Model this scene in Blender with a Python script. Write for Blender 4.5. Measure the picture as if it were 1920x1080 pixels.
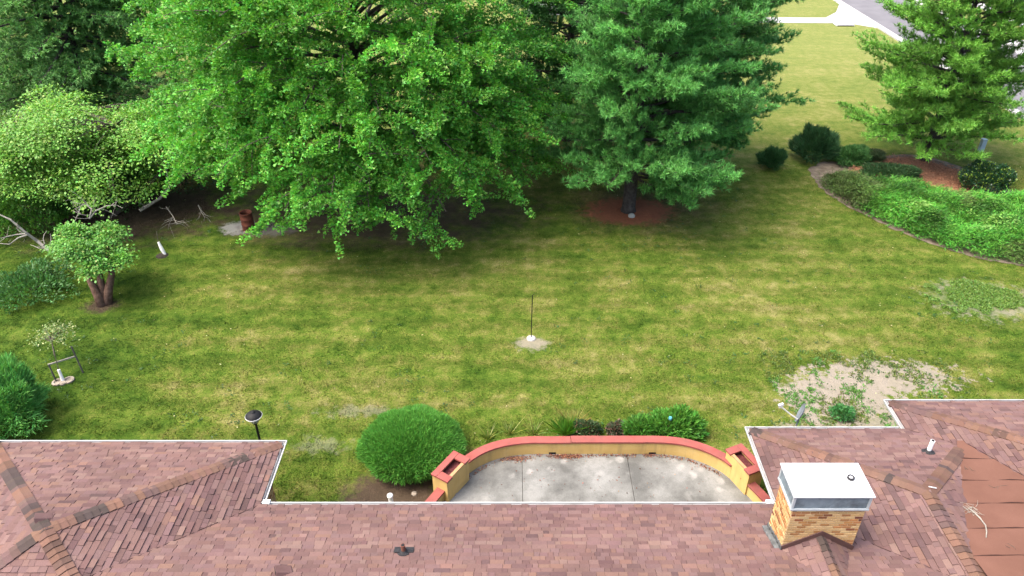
import bpy, bmesh, math, random
import numpy as np
from mathutils import Vector, Matrix

for o in list(bpy.data.objects):
    bpy.data.objects.remove(o)
SC = bpy.context.scene
COL = SC.collection
random.seed(7)
R = math.radians

# ------------------------------------------------------------------ camera
CAM_H = 17.5
PITCH = 33.3
FOC = 1400.0            # focal length in units of a 1920-wide picture
cam = bpy.data.cameras.new('camera')
cam.sensor_width = 36.0
cam.lens = FOC / 1920 * 36
cam.clip_end = 2000
camo = bpy.data.objects.new('camera', cam)
COL.objects.link(camo)
camo.location = (0, 0, CAM_H)
camo.rotation_euler = (R(90 - PITCH), 0, 0)
SC.camera = camo

# ------------------------------------------------------------------ sky, sun, exposure
SUN_EL, SUN_AZ = 62.0, -105.0        # azimuth measured from +Y towards +X
world = bpy.data.worlds.new('World')
SC.world = world
world.use_nodes = True
wn = world.node_tree
sky = wn.nodes.new('ShaderNodeTexSky')
sky.sky_type = 'NISHITA'
sky.sun_disc = False
sky.sun_elevation = R(SUN_EL)
sky.sun_rotation = R(SUN_AZ)
sky.air_density = 1.0
sky.dust_density = 6.0
sky.ozone_density = 0.6
bg = wn.nodes['Background']
bg.inputs['Strength'].default_value = 0.15
wn.links.new(sky.outputs[0], bg.inputs['Color'])
sl = bpy.data.lights.new('sun', 'SUN')
sl.energy = 1.05
sl.angle = R(45)
sl.color = (1.0, 0.95, 0.86)
so = bpy.data.objects.new('sun', sl)
COL.objects.link(so)
sd = Vector((math.sin(R(SUN_AZ)) * math.cos(R(SUN_EL)), math.cos(R(SUN_AZ)) * math.cos(R(SUN_EL)), math.sin(R(SUN_EL))))
so.rotation_euler = sd.to_track_quat('Z', 'Y').to_euler()
so.location = (0, 30, 60)
SC.view_settings.view_transform = 'Standard'
SC.view_settings.look = 'None'
SC.view_settings.gamma = 1.0
SC.view_settings.use_curve_mapping = False
SC.view_settings.exposure = 2.0

# ------------------------------------------------------------------ helpers: survey, tags
cP, sP = math.cos(R(PITCH)), math.sin(R(PITCH))


def P(u, v, z=0.0):
    """world point at height z that was surveyed at picture position (u, v)"""
    a, b = (u - 960) / FOC, (v - 540) / FOC
    d = (a, cP - b * sP, -sP - b * cP)
    t = (z - CAM_H) / d[2]
    return Vector((d[0] * t, d[1] * t, z))


def Q(p):
    h = CAM_H - p[2]
    D = p[1] * cP + h * sP
    return (960 + FOC * p[0] / D, 540 + FOC * (h * cP - p[1] * sP) / D)


ORG = {}


def tag(o, label=None, cat=None, group=None, kind=None):
    if label: o['label'] = label
    if cat: o['category'] = cat
    if group: o['group'] = group
    if kind: o['kind'] = kind
    return o


def thing(name, loc, label, cat, group=None):
    o = bpy.data.objects.new(name, None)
    o.empty_display_size = 0.2
    COL.objects.link(o)
    o.location = loc
    ORG[o.name] = Vector(loc)
    return tag(o, label, cat, group)


def link(name, me, mat, parent, smooth=False):
    o = bpy.data.objects.new(name, me)
    COL.objects.link(o)
    if mat: me.materials.append(mat)
    if parent is not None:
        o.parent = parent
        ORG[o.name] = ORG[parent.name]
    else:
        ORG[o.name] = Vector((0, 0, 0))
    if smooth:
        me.polygons.foreach_set('use_smooth', [True] * len(me.polygons))
    return o


class MB:
    """mesh builder in world coordinates"""
    def __init__(s):
        s.v, s.f, s.c = [], [], []
        s.col = (1, 1, 1)

    def add(s, vs, fs):
        b = len(s.v)
        s.v += [tuple(x) for x in vs]
        s.c += [s.col] * len(vs)
        s.f += [tuple(b + i for i in f) for f in fs]

    def box(s, c, size, rz=0.0, M=None):
        hx, hy, hz = size[0] / 2, size[1] / 2, size[2] / 2
        m = M if M is not None else Matrix.Rotation(rz, 3, 'Z')
        c = Vector(c)
        vs = [c + m @ Vector((x * hx, y * hy, z * hz)) for z in (-1, 1) for x, y in ((-1, -1), (1, -1), (1, 1), (-1, 1))]
        s.add(vs, [(3, 2, 1, 0), (4, 5, 6, 7), (0, 1, 5, 4), (1, 2, 6, 5), (2, 3, 7, 6), (3, 0, 4, 7)])
        return s

    def bar(s, a, b, w, h):
        a, b = Vector(a), Vector(b)
        d = b - a
        q = d.to_track_quat('X', 'Z').to_matrix()
        return s.box((a + b) / 2, (d.length, w, h), M=q)

    def prism(s, poly, z0, z1):
        n = len(poly)
        vs = [(x, y, z0) for x, y in poly] + [(x, y, z1) for x, y in poly]
        fs = [tuple(range(n, 2 * n)), tuple(range(n - 1, -1, -1))]
        fs += [(i, (i + 1) % n, n + (i + 1) % n, n + i) for i in range(n)]
        s.add(vs, fs)
        return s

    def tube(s, pts, rad, n=8, cap=True):
        pts = [Vector(p) for p in pts]
        if not isinstance(rad, (list, tuple, np.ndarray)): rad = [rad] * len(pts)
        vs = []
        up = Vector((0.31, 0.95, 0.05))
        for i, p in enumerate(pts):
            t = pts[min(i + 1, len(pts) - 1)] - pts[max(i - 1, 0)]
            if t.length < 1e-9: t = Vector((0, 0, 1))
            t.normalize()
            x = t.cross(up)
            if x.length < 1e-3: x = t.cross(Vector((1, 0, 0)))
            x.normalize()
            y = t.cross(x)
            for k in range(n):
                a = 2 * math.pi * k / n
                vs.append(p + (x * math.cos(a) + y * math.sin(a)) * rad[i])
        fs = []
        for i in range(len(pts) - 1):
            for k in range(n):
                a, b = i * n + k, i * n + (k + 1) % n
                fs.append((a, a + n, b + n, b))
        if cap:
            fs.append(tuple(range(n)))
            fs.append(tuple(range(len(pts) * n - 1, (len(pts) - 1) * n - 1, -1)))
        s.add(vs, fs)
        return s

    def lathe(s, c, prof, n=24, axis=None):
        """prof: list of (radius, height)"""
        c = Vector(c)
        m = Matrix.Identity(3) if axis is None else Vector(axis).normalized().to_track_quat('Z', 'Y').to_matrix()
        vs = []
        for r, z in prof:
            for k in range(n):
                a = 2 * math.pi * k / n
                vs.append(c + m @ Vector((r * math.cos(a), r * math.sin(a), z)))
        fs = []
        for i in range(len(prof) - 1):
            for k in range(n):
                a, b = i * n + k, i * n + (k + 1) % n
                fs.append((a, b, b + n, a + n))
        s.add(vs, fs)
        return s

    def build(s, name, mat, parent=None, smooth=False, bevel=0):
        org = ORG[parent.name] if parent is not None else Vector((0, 0, 0))
        me = bpy.data.meshes.new(name)
        me.from_pydata([(x - org.x, y - org.y, z - org.z) for x, y, z in s.v], [], s.f)
        ca = me.color_attributes.new('col', 'FLOAT_COLOR', 'POINT')
        ca.data.foreach_set('color', np.array([(a, b, c, 1) for a, b, c in s.c], dtype=np.float32).ravel())
        o = link(name, me, mat, parent, smooth)
        if bevel:
            m = o.modifiers.new('bevel', 'BEVEL')
            m.width = bevel
            m.segments = 2
            m.limit_method = 'ANGLE'
        return o


def npmesh(name, V, k, C, mat, parent=None):
    """V: (n*k,3) vertices of n separate k-gons; C: (n,3) colour of each"""
    n = len(V) // k
    org = ORG[parent.name] if parent is not None else Vector((0, 0, 0))
    me = bpy.data.meshes.new(name)
    me.vertices.add(n * k)
    me.vertices.foreach_set('co', (np.asarray(V, dtype=np.float32) - np.array(org, dtype=np.float32)).ravel())
    me.loops.add(n * k)
    me.loops.foreach_set('vertex_index', np.arange(n * k, dtype=np.int32))
    me.polygons.add(n)
    me.polygons.foreach_set('loop_start', np.arange(n, dtype=np.int32) * k)
    me.polygons.foreach_set('loop_total', np.full(n, k, dtype=np.int32))
    me.update()
    ca = me.color_attributes.new('col', 'FLOAT_COLOR', 'POINT')
    cc = np.ones((n * k, 4), dtype=np.float32)
    cc[:, :3] = np.repeat(np.asarray(C, dtype=np.float32), k, axis=0)
    ca.data.foreach_set('color', cc.ravel())
    return link(name, me, mat, parent)


# ------------------------------------------------------------------ helpers: materials
ALB = 0.58          # overall albedo calibration of the built surfaces


class NT:
    def __init__(s, name):
        s.mat = bpy.data.materials.new(name)
        s.mat.use_nodes = True
        s.t = s.mat.node_tree
        s.bsdf = s.t.nodes['Principled BSDF']
        s.out = s.t.nodes['Material Output']

    def set(s, sock, v):
        if v is None: return
        if isinstance(v, (int, float)):
            sock.default_value = v
        elif isinstance(v, (tuple, list)):
            if len(v) == 3 and sock.type == 'RGBA': v = (*v, 1)
            sock.default_value = v
        else:
            s.t.links.new(v, sock)

    def pos(s):
        return s.t.nodes.new('ShaderNodeNewGeometry').outputs['Position']

    def math(s, op, a, b=None, clamp=False):
        n = s.t.nodes.new('ShaderNodeMath')
        n.operation = op
        n.use_clamp = clamp
        s.set(n.inputs[0], a)
        s.set(n.inputs[1], b)
        return n.outputs[0]

    def scalev(s, v, sc):
        n = s.t.nodes.new('ShaderNodeVectorMath')
        n.operation = 'MULTIPLY'
        s.set(n.inputs[0], v)
        n.inputs[1].default_value = sc
        return n.outputs[0]

    def noise(s, scale, detail=3, vec=None, rough=0.55, dist=0.0):
        n = s.t.nodes.new('ShaderNodeTexNoise')
        s.set(n.inputs['Vector'], vec if vec is not None else s.pos())
        n.inputs['Scale'].default_value = scale
        n.inputs['Detail'].default_value = detail
        n.inputs['Roughness'].default_value = rough
        n.inputs['Distortion'].default_value = dist
        return n.outputs['Fac']

    def voro(s, scale, vec=None, out='Distance', feature='F1'):
        n = s.t.nodes.new('ShaderNodeTexVoronoi')
        n.feature = feature
        s.set(n.inputs['Vector'], vec if vec is not None else s.pos())
        n.inputs['Scale'].default_value = scale
        return n.outputs[out]

    def ramp(s, fac, stops):
        n = s.t.nodes.new('ShaderNodeValToRGB')
        e = n.color_ramp.elements
        while len(e) < len(stops): e.new(0.5)
        for i, (p, c) in enumerate(stops):
            e[i].position = p
            if isinstance(c, (int, float)): c = (c, c, c)
            e[i].color = (*c, 1)
        s.set(n.inputs[0], fac)
        return n.outputs[0]

    def mix(s, fac, a, b, mode='MIX'):
        n = s.t.nodes.new('ShaderNodeMix')
        n.data_type = 'RGBA'
        n.blend_type = mode
        s.set(n.inputs[0], fac)
        s.set(n.inputs[6], a)
        s.set(n.inputs[7], b)
        return n.outputs[2]

    def attr(s, name='col'):
        n = s.t.nodes.new('ShaderNodeAttribute')
        n.attribute_name = name
        return n.outputs['Color']

    def bump(s, h, strength=0.4, dist=0.02):
        n = s.t.nodes.new('ShaderNodeBump')
        n.inputs['Strength'].default_value = strength
        n.inputs['Distance'].default_value = dist
        s.set(n.inputs['Height'], h)
        s.set(s.bsdf.inputs['Normal'], n.outputs[0])

    def ell(s, x, y, cx, cy, rx, ry, wob, wamt=0.5, soft=0.25, rot=0.0):
        """soft mask of an ellipse with a wobbly edge"""
        dx = s.math('SUBTRACT', x, cx)
        dy = s.math('SUBTRACT', y, cy)
        if rot:
            c_, s_ = math.cos(rot), math.sin(rot)
            ex = s.math('ADD', s.math('MULTIPLY', dx, c_), s.math('MULTIPLY', dy, s_))
            ey = s.math('SUBTRACT', s.math('MULTIPLY', dy, c_), s.math('MULTIPLY', dx, s_))
            dx, dy = ex, ey
        dx = s.math('DIVIDE', dx, rx)
        dy = s.math('DIVIDE', dy, ry)
        d = s.math('SQRT', s.math('ADD', s.math('MULTIPLY', dx, dx), s.math('MULTIPLY', dy, dy)))
        w = s.math('MULTIPLY', s.math('SUBTRACT', wob, 0.5), wamt * 4)
        d = s.math('ADD', d, w)
        return s.math('DIVIDE', s.math('SUBTRACT', 1.0, d), soft, clamp=True)

    def done(s, color=None, rough=0.8, spec=0.3, metal=0.0, k=None):
        k = ALB if k is None else k
        if k != 1.0: color = s.mix(1.0, color, (k, k, k), 'MULTIPLY')
        s.set(s.bsdf.inputs['Base Color'], color)
        s.set(s.bsdf.inputs['Roughness'], rough)
        s.set(s.bsdf.inputs['Specular IOR Level'], spec)
        s.set(s.bsdf.inputs['Metallic'], metal)
        return s.mat


def mat_mottled(name, c1, c2, scale=3.0, rough=0.8, spec=0.3, bump=0.3, bscale=60, bdist=0.004, metal=0.0, grime=None, gscale=1.2, gamt=(0.5, 0.75), k=None):
    m = NT(name)
    col = m.mix(m.ramp(m.noise(scale, 5), [(0.3, 0.0), (0.7, 1.0)]), c1, c2)
    if grime:
        col = m.mix(m.ramp(m.noise(gscale, 6, rough=0.7), [(gamt[0], 0.0), (gamt[1], 1.0)]), col, grime)
    if bump: m.bump(m.noise(bscale, 4), bump, bdist)
    return m.done(col, rough, spec, metal, k)


def mat_attr(name, rough=0.85, spec=0.2, grain=60, gamt=0.25, bump=0.4, bdist=0.004, big=0.8, bigamt=0.2):
    """colour from each piece's own colour, with grain and slow weathering on top"""
    m = NT(name)
    g = m.ramp(m.noise(grain, 3), [(0.3, 1 - gamt), (0.7, 1 + gamt)])
    b = m.ramp(m.noise(big, 4), [(0.3, 1 - bigamt), (0.7, 1 + bigamt)])
    col = m.mix(1.0, m.mix(1.0, m.attr(), g, 'MULTIPLY'), b, 'MULTIPLY')
    m.bump(m.noise(grain, 3), bump, bdist)
    return m.done(col, rough, spec)


def mat_leaf(name, trans=0.35, rough=0.5, spec=0.35, tint=(1.15, 1.1, 0.6)):
    m = NT(name)
    a = m.attr()
    m.done(a, rough, spec, k=1.0)
    tr = m.t.nodes.new('ShaderNodeBsdfTranslucent')
    m.set(tr.inputs['Color'], m.mix(1.0, a, tint, 'MULTIPLY'))
    mx = m.t.nodes.new('ShaderNodeMixShader')
    mx.inputs[0].default_value = trans
    m.t.links.new(m.bsdf.outputs[0], mx.inputs[1])
    m.t.links.new(tr.outputs[0], mx.inputs[2])
    m.t.links.new(mx.outputs[0], m.out.inputs['Surface'])
    return m.mat


LEAF = mat_leaf('leaf')
NEEDLE = mat_leaf('needle', 0.22, 0.55, 0.25)
BARK = mat_mottled('bark_grey', (0.09, 0.075, 0.06), (0.2, 0.175, 0.145), 6, 0.9, 0.1, 0.8, 25, 0.03)
BARK_DARK = mat_mottled('bark_dark', (0.045, 0.04, 0.037), (0.11, 0.1, 0.092), 6, 0.9, 0.1, 0.9, 20, 0.04)
BARK_RED = mat_mottled('bark_reddish', (0.12, 0.065, 0.045), (0.27, 0.17, 0.125), 7, 0.9, 0.1, 0.9, 22, 0.04)
DEADWOOD = mat_mottled('dead_wood', (0.3, 0.28, 0.24), (0.46, 0.43, 0.37), 8, 0.9, 0.1, 0.4, 40, 0.01)
WHITE = mat_mottled('white_paint', (0.64, 0.64, 0.64), (0.72, 0.72, 0.72), 4, 0.5, 0.4, 0.05, grime=(0.5, 0.48, 0.44), gamt=(0.6, 0.85))
PVC = mat_mottled('white_plastic', (0.78, 0.78, 0.77), (0.82, 0.82, 0.81), 5, 0.4, 0.4, 0, k=.85)
BLACK = mat_mottled('black_paint', (0.008, 0.008, 0.009), (0.018, 0.018, 0.02), 6, 0.6, 0.2, 0.1)
RUBBER = mat_mottled('black_rubber', (0.02, 0.02, 0.022), (0.045, 0.045, 0.05), 12, 0.75, 0.3, 0.1)
SHINGLE = mat_attr('asphalt_shingle', 0.92, 0.15, 90, 0.22, 0.5, 0.004, 0.55, 0.13)
ROLL = None
BRICK = mat_attr('brick_face', 0.9, 0.2, 70, 0.15, 0.4, 0.003, 2.0, 0.1)
MORTAR = mat_mottled('mortar', (0.66, 0.48, 0.27), (0.72, 0.53, 0.32), 20, 0.95, 0.1, 0.5, 120)
_y = NT('yellow_stucco')
_c = _y.mix(_y.ramp(_y.noise(2.5, 5), [(0.3, 0.0), (0.7, 1.0)]), (0.6, 0.41, 0.145), (0.68, 0.48, 0.185))
_c = _y.mix(_y.ramp(_y.noise(1.0, 5, _y.scalev(_y.pos(), (5, 5, 0.5)), 0.65), [(0.5, 0.0), (0.75, 0.75)]), _c, (0.42, 0.3, 0.125))
_c = _y.mix(_y.ramp(_y.noise(1.6, 6, None, 0.75), [(0.55, 0.0), (0.8, 0.7)]), _c, (0.7, 0.55, 0.28))
_y.bump(_y.noise(70, 4), 0.4, 0.005)
YELLOW = _y.done(_c, 0.9, 0.15, k=.72)
REDCAP = mat_mottled('red_painted_cap', (0.34, 0.08, 0.066), (0.41, 0.11, 0.092), 3, 0.7, 0.3, 0.2, 80, 0.003, grime=(0.22, 0.085, 0.07), gscale=2.2, gamt=(0.48, 0.78))

# colour helper for pieces
rng = np.random.default_rng(11)
rnd = random.Random(3)


def jit(c, v=0.1):
    k = 1 + rnd.uniform(-v, v)
    return tuple(max(0.0, x * k * (1 + rnd.uniform(-v, v) * 0.3)) for x in c)


# ------------------------------------------------------------------ lawn
def lawn_material():
    m = NT('lawn')
    p = m.pos()
    sx = m.t.nodes.new('ShaderNodeSeparateXYZ')
    m.t.links.new(p, sx.inputs[0])
    x, y = sx.outputs[0], sx.outputs[1]
    nA = m.noise(0.13, 3, p)
    nB = m.noise(0.55, 4, p)
    nC = m.noise(2.2, 5, p, 0.65)
    nD = m.noise(13, 4, p, 0.7)
    st = m.noise(1.0, 3, m.scalev(p, (0.07, 0.8, 1)), 0.5)
    g = m.math('ADD', m.math('MULTIPLY', nA, 0.18), m.math('MULTIPLY', nB, 0.26))
    g = m.math('ADD', g, m.math('MULTIPLY', nC, 0.26))
    g = m.math('ADD', g, m.math('MULTIPLY', st, 0.17))
    g = m.math('ADD', g, m.math('MULTIPLY', nD, 0.24))
    # the lawn is drier to the far right, greener to the left
    dry = m.math('MULTIPLY', m.math('DIVIDE', m.math('SUBTRACT', y, 36.0), 20.0, clamp=True), 0.03)
    grn = m.math('MULTIPLY', m.math('DIVIDE', m.math('SUBTRACT', -9.0, x), 8.0, clamp=True), 0.075)
    g = m.math('SUBTRACT', m.math('ADD', g, dry), grn)
    col = m.ramp(g, [(0.39, (0.02, 0.055, 0.005)), (0.465, (0.054, 0.112, 0.01)), (0.54, (0.115, 0.175, 0.022)), (0.595, (0.185, 0.208, 0.043)), (0.69, (0.34, 0.305, 0.12))])
    far = m.math('MULTIPLY', m.math('DIVIDE', m.math('SUBTRACT', y, 38.0), 25.0, clamp=True), 0.62)
    col = m.mix(far, col, m.mix(nC, (0.2, 0.27, 0.055), (0.36, 0.36, 0.14)))
    mow = m.math('SINE', m.math('ADD', m.math('MULTIPLY', y, 5.2), m.math('MULTIPLY', m.noise(0.3, 4, p, .6), 11.0)))
    mow = m.ramp(m.math('ADD', m.math('MULTIPLY', mow, 0.5), 0.5), [(0.2, 0.9), (0.8, 1.09)])
    near = m.math('SUBTRACT', 1.0, m.math('DIVIDE', m.math('SUBTRACT', y, 30.0), 14.0, clamp=True))
    col = m.mix(near, col, m.mix(1.0, col, mow, 'MULTIPLY'))
    fine = m.ramp(m.noise(22, 4, p, 0.8), [(0.32, 0.38), (0.5, 0.95), (0.7, 1.65)])
    col = m.mix(0.8, col, fine, 'MULTIPLY')
    # small dark clover tufts and straw flecks
    clv = m.ramp(m.voro(1.1, p), [(0.0, 1.0), (0.13, 0.0)])
    clv = m.math('MULTIPLY', clv, m.ramp(nB, [(0.45, 0.0), (0.55, 1.0)]))
    col = m.mix(m.math('MULTIPLY', clv, 0.7), col, (0.03, 0.075, 0.01))
    wob = m.noise(0.9, 6, p, 0.72)
    wob2 = m.noise(2.6, 6, p, 0.75)
    soil = m.mix(nC, (0.3, 0.26, 0.2), (0.45, 0.4, 0.33))
    soil = m.mix(m.ramp(nD, [(0.35, 0.0), (0.65, 1.0)]), soil, (0.37, 0.325, 0.265))
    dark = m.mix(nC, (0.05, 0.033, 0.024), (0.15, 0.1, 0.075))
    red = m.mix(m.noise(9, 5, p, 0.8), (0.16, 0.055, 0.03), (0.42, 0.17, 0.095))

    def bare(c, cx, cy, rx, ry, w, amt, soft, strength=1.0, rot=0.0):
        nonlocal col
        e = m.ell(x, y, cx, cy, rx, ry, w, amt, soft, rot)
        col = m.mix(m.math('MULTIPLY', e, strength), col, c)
    # shade-bare brown earth under the trees
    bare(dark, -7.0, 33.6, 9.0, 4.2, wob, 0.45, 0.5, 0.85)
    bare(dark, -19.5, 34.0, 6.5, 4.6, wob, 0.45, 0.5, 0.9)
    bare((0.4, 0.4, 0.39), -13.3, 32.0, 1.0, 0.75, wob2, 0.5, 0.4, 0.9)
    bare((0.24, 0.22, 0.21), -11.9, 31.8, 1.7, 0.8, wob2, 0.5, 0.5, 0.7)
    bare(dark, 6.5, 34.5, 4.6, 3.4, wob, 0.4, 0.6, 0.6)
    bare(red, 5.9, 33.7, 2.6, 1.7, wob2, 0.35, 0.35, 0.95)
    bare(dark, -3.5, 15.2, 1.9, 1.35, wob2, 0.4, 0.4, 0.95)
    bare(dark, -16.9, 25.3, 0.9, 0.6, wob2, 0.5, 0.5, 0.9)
    # worn patch by the right wing, with a green island in it
    bare(soil, 11.6, 19.9, 2.2, 1.5, wob2, 0.75, 0.22, 0.95, 0.2)
    bare(soil, 13.5, 20.8, 2.6, 1.0, wob2, 0.95, 0.2, 0.9)
    bare(soil, 11.6, 18.1, 2.6, 0.9, wob2, 0.7, 0.3, 0.8)
    bare(soil, 10.2, 19.6, 0.8, 1.3, wob2, 0.6, 0.3, 0.9)
    bare(soil, 0.75, 22.75, 0.75, 0.5, wob2, 0.6, 0.5, 0.75)
    bare(soil, -5.2, 19.0, 1.5, 0.35, wob2, 1.2, 0.6, 0.35)
    bare(soil, -6.2, 17.4, 1.0, 0.4, wob2, 1.2, 0.6, 0.3)
    # lush weed circle with a bare rim
    bare(soil, 19.7, 25.75, 2.4, 1.55, wob2, 0.9, 0.5, 0.6)
    bare(m.mix(nD, (0.06, 0.13, 0.015), (0.13, 0.2, 0.04)), 19.4, 25.95, 1.95, 1.25, wob, 0.6, 0.5, 0.8)
    m.bump(m.math('ADD', m.noise(30, 4, p, 0.75), m.math('MULTIPLY', nC, 2.0)), 0.8, 0.06)
    col = m.mix(1.0, col, m.attr(), 'MULTIPLY')
    return m.done(col, 0.95, 0.08)


LAWN = lawn_material()


def make_lawn():
    b = MB()
    xs = [-900, -300, -120, -60] + list(range(-44, 45, 4)) + [60, 120, 300, 900]
    ys = [-300, -60, -10, 4] + list(range(8, 81, 4)) + [100, 140, 300, 900]
    vs, fs = [], []
    for j, yy in enumerate(ys):
        for i, xx in enumerate(xs):
            vs.append((xx, yy, 0.0))
    W = len(xs)
    for j in range(len(ys) - 1):
        for i in range(W - 1):
            fs.append((j * W + i, j * W + i + 1, (j + 1) * W + i + 1, (j + 1) * W + i))
    b.add(vs, fs)
    tag(b.build('lawn', LAWN), kind='structure')


make_lawn()

# ------------------------------------------------------------------ road, kerbs, drive
ASPHALT = mat_mottled('asphalt', (0.17, 0.165, 0.18), (0.22, 0.215, 0.23), 0.6, 0.9, 0.2, 0.3, 60, 0.004)
CONC = mat_mottled('pale_concrete', (0.5, 0.5, 0.49), (0.62, 0.61, 0.6), 1.5, 0.85, 0.2, 0.2, 40, 0.004, grime=(0.34, 0.33, 0.31), gscale=0.7, gamt=(0.55, 0.8))
ROADPAINT = mat_mottled('road_yellow', (0.7, 0.55, 0.2), (0.78, 0.63, 0.28), 8, 0.8, 0.2, 0)


def sheet(name, poly, z0, z1, mat, kind='structure', parent=None):
    o = MB().prism(poly, z0, z1).build(name, mat, parent)
    if kind: o['kind'] = kind
    return o


sheet('road', [(33.9, -200), (41.3, -200), (41.3, 600), (33.9, 600)], -0.05, 0.012, ASPHALT)
for nm, xa, xb in (('kerb', 33.15, 33.9), ('kerb', 41.3, 42.0)):
    b = MB()
    # gutter pan and raised kerb, cast in 3 m lengths
    for k in range(-5, 60):
        y0 = k * 3.0 + 20
        b.box(((xa + xb) / 2, y0 + 1.495, 0.0), (xb - xa, 2.985, 0.07))
        if not (70.5 < y0 < 78 and nm == 'kerb' and xa < 40) and not (57 < y0 < 66 and xa > 40):
            b.box((xa + 0.08 if xa < 40 else xb - 0.08, y0 + 1.495, 0.06), (0.16, 2.985, 0.14))
    tag(b.build(nm, CONC), kind='structure')
b = MB()
for k in range(8):
    b.prism([(37.45, 45 + k * 9.0), (37.6, 45 + k * 9.0), (37.6, 49 + k * 9.0), (37.45, 49 + k * 9.0)], 0.008, 0.016)
tag(b.build('road_marking', ROADPAINT), kind='structure')
drive = sheet('driveway', [(21, 71.6), (29.6, 71.4), (31.4, 71.2), (33.15, 69.6), (33.15, 79.0), (31.6, 75.6), (29.8, 73.4), (21, 73.6)], -0.05, 0.02, CONC)
sheet('driveway', [(42.0, 58.5), (47, 59), (70, 59), (70, 65), (47, 65), (42.0, 66.0)], -0.05, 0.02, CONC)
sheet('pavement', [(46.5, 66), (48.0, 66), (48.0, 200), (46.5, 200)], -0.05, 0.022, CONC)
# storm drain under the drive's edge
sd_ = thing('storm_drain', P(1582, 47), 'dark culvert inlet at the edge of the concrete drive by the road', 'storm drain')
q = P(1582, 47)
MB().box((q.x, q.y, 0.05), (1.7, 0.9, 0.08)).build('lid', CONC, sd_, bevel=0.01)
MB().box((q.x, q.y - 0.47, 0.03), (1.5, 0.05, 0.12)).build('opening', BLACK, sd_)


# ------------------------------------------------------------------ the house
EZ, SL = 2.7, 0.3333
house = thing('brick_house', (0, 8, 0), 'low brick house with dusty red shingled hip roofs seen from above', 'house')
ROLL = NT('rolled_roofing')
_c = ROLL.mix(ROLL.ramp(ROLL.noise(1.2, 5), [(0.3, 0.0), (0.7, 1.0)]), (0.17, 0.083, 0.059), (0.225, 0.113, 0.082))
_c = ROLL.mix(ROLL.ramp(ROLL.noise(70, 3), [(0.35, 0.0), (0.7, 0.5)]), _c, (0.16, 0.068, 0.044))
ROLL.bump(ROLL.noise(90, 3), 0.4, 0.004)
ROLL = ROLL.done(_c, 0.92, 0.15)
TAR = mat_mottled('lap_tar', (0.05, 0.022, 0.016), (0.09, 0.04, 0.028), 9, 0.8, 0.2, 0)
DECK = mat_mottled('roof_underlay', (0.1, 0.055, 0.05), (0.13, 0.07, 0.065), 5, 0.95, 0.1, 0)
FIELD = [(0.235, 0.118, 0.108), (0.275, 0.142, 0.128), (0.205, 0.102, 0.098), (0.305, 0.165, 0.145), (0.25, 0.13, 0.125), (0.17, 0.088, 0.087), (0.29, 0.145, 0.118)]
FIELD = [tuple(v * k for v, k in zip(c, (.75, .88, .87))) for c in FIELD]
FW = [7, 6, 3, .8, 6, .5, 1.5]

# corner coordinates of the roofs (eaves)
LX1, LX0, LY1 = -6.3, -14.3, 14.8          # left wing pyramid
MY = 12.64                                  # main eave
WX0, WX1, WY1 = 6.65, 13.05, 15.33          # right wing
VX0, VX1, VY1 = 11.03, 23.03, 16.47         # far right wing


def clip(poly, a, b, c):
    """keep a*x+b*y<=c"""
    out = []
    for i in range(len(poly)):
        p, q = poly[i], poly[(i + 1) % len(poly)]
        dp, dq = a * p[0] + b * p[1] - c, a * q[0] + b * q[1] - c
        if dp <= 0: out.append(p)
        if dp * dq < 0:
            t = dp / (dp - dq)
            out.append((p[0] + (q[0] - p[0]) * t, p[1] + (q[1] - p[1]) * t))
    return out


def area2(poly):
    return abs(sum(poly[i][0] * poly[(i + 1) % len(poly)][1] - poly[(i + 1) % len(poly)][0] * poly[i][1] for i in range(len(poly)))) / 2


class Face:
    """one roof slope: plan polygon, outward (downslope) direction, eave coordinate"""
    def __init__(s, poly, d, e, slope=SL, ez=EZ):
        s.poly, s.d, s.e, s.sl, s.ez = poly, d, e, slope, ez
        s.u = (-d[1], d[0])

    def z(s, x, y):
        return s.ez + s.sl * (s.e - (x * s.d[0] + y * s.d[1]))

    def normal(s):
        return Vector((s.sl * s.d[0], s.sl * s.d[1], 1)).normalized()


PYC = ((LX0 + LX1) / 2, LY1 - (LX1 - LX0) / 2)
hw = (WX1 - WX0) / 2
WAP = ((WX0 + WX1) / 2, WY1 - hw)
hv = (VX1 - VX0) / 2
VAP = ((VX0 + VX1) / 2, VY1 - hv)
YB = 4.0
CHX0, CHX1, CHY0, CHY1 = 6.07, 7.65, 10.86, 11.68
CKZ = 3.80
MAIN = Face([(-18, YB), (20, YB), (20, MY), (-18, MY)], (0, 1), MY)
faces = {
    'main': MAIN,
    'left_back': Face([(LX0, LY1), PYC, (LX1, LY1)], (0, 1), LY1),
    'left_side': Face([(LX1, LY1), PYC, (LX1, 2 * PYC[1] - LY1)], (1, 0), LX1),
    'left_near': Face([(LX1, 2 * PYC[1] - LY1), PYC, (LX0, 2 * PYC[1] - LY1)], (0, -1), -(2 * PYC[1] - LY1)),
    'left_outer': Face([(LX0, 2 * PYC[1] - LY1), PYC, (LX0, LY1)], (-1, 0), -LX0),
    'wing_back': Face([(WX0, WY1), WAP, (WX1, WY1)], (0, 1), WY1),
    'wing_side': Face([(WX0, WY1), (WX0, 8.0), (WAP[0], 8.0), WAP], (-1, 0), -WX0),
    'wing_inner': Face([(WX1, WY1), WAP, (WAP[0], 8.0), (WX1, 8.0)], (1, 0), WX1),
    'far_back': Face([(VX0, VY1), VAP, (VX1, VY1)], (0, 1), VY1),
    'far_side': Face([(VX0, VY1), (VX0, 9), (VAP[0], 9), VAP], (-1, 0), -VX0),
}
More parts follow.
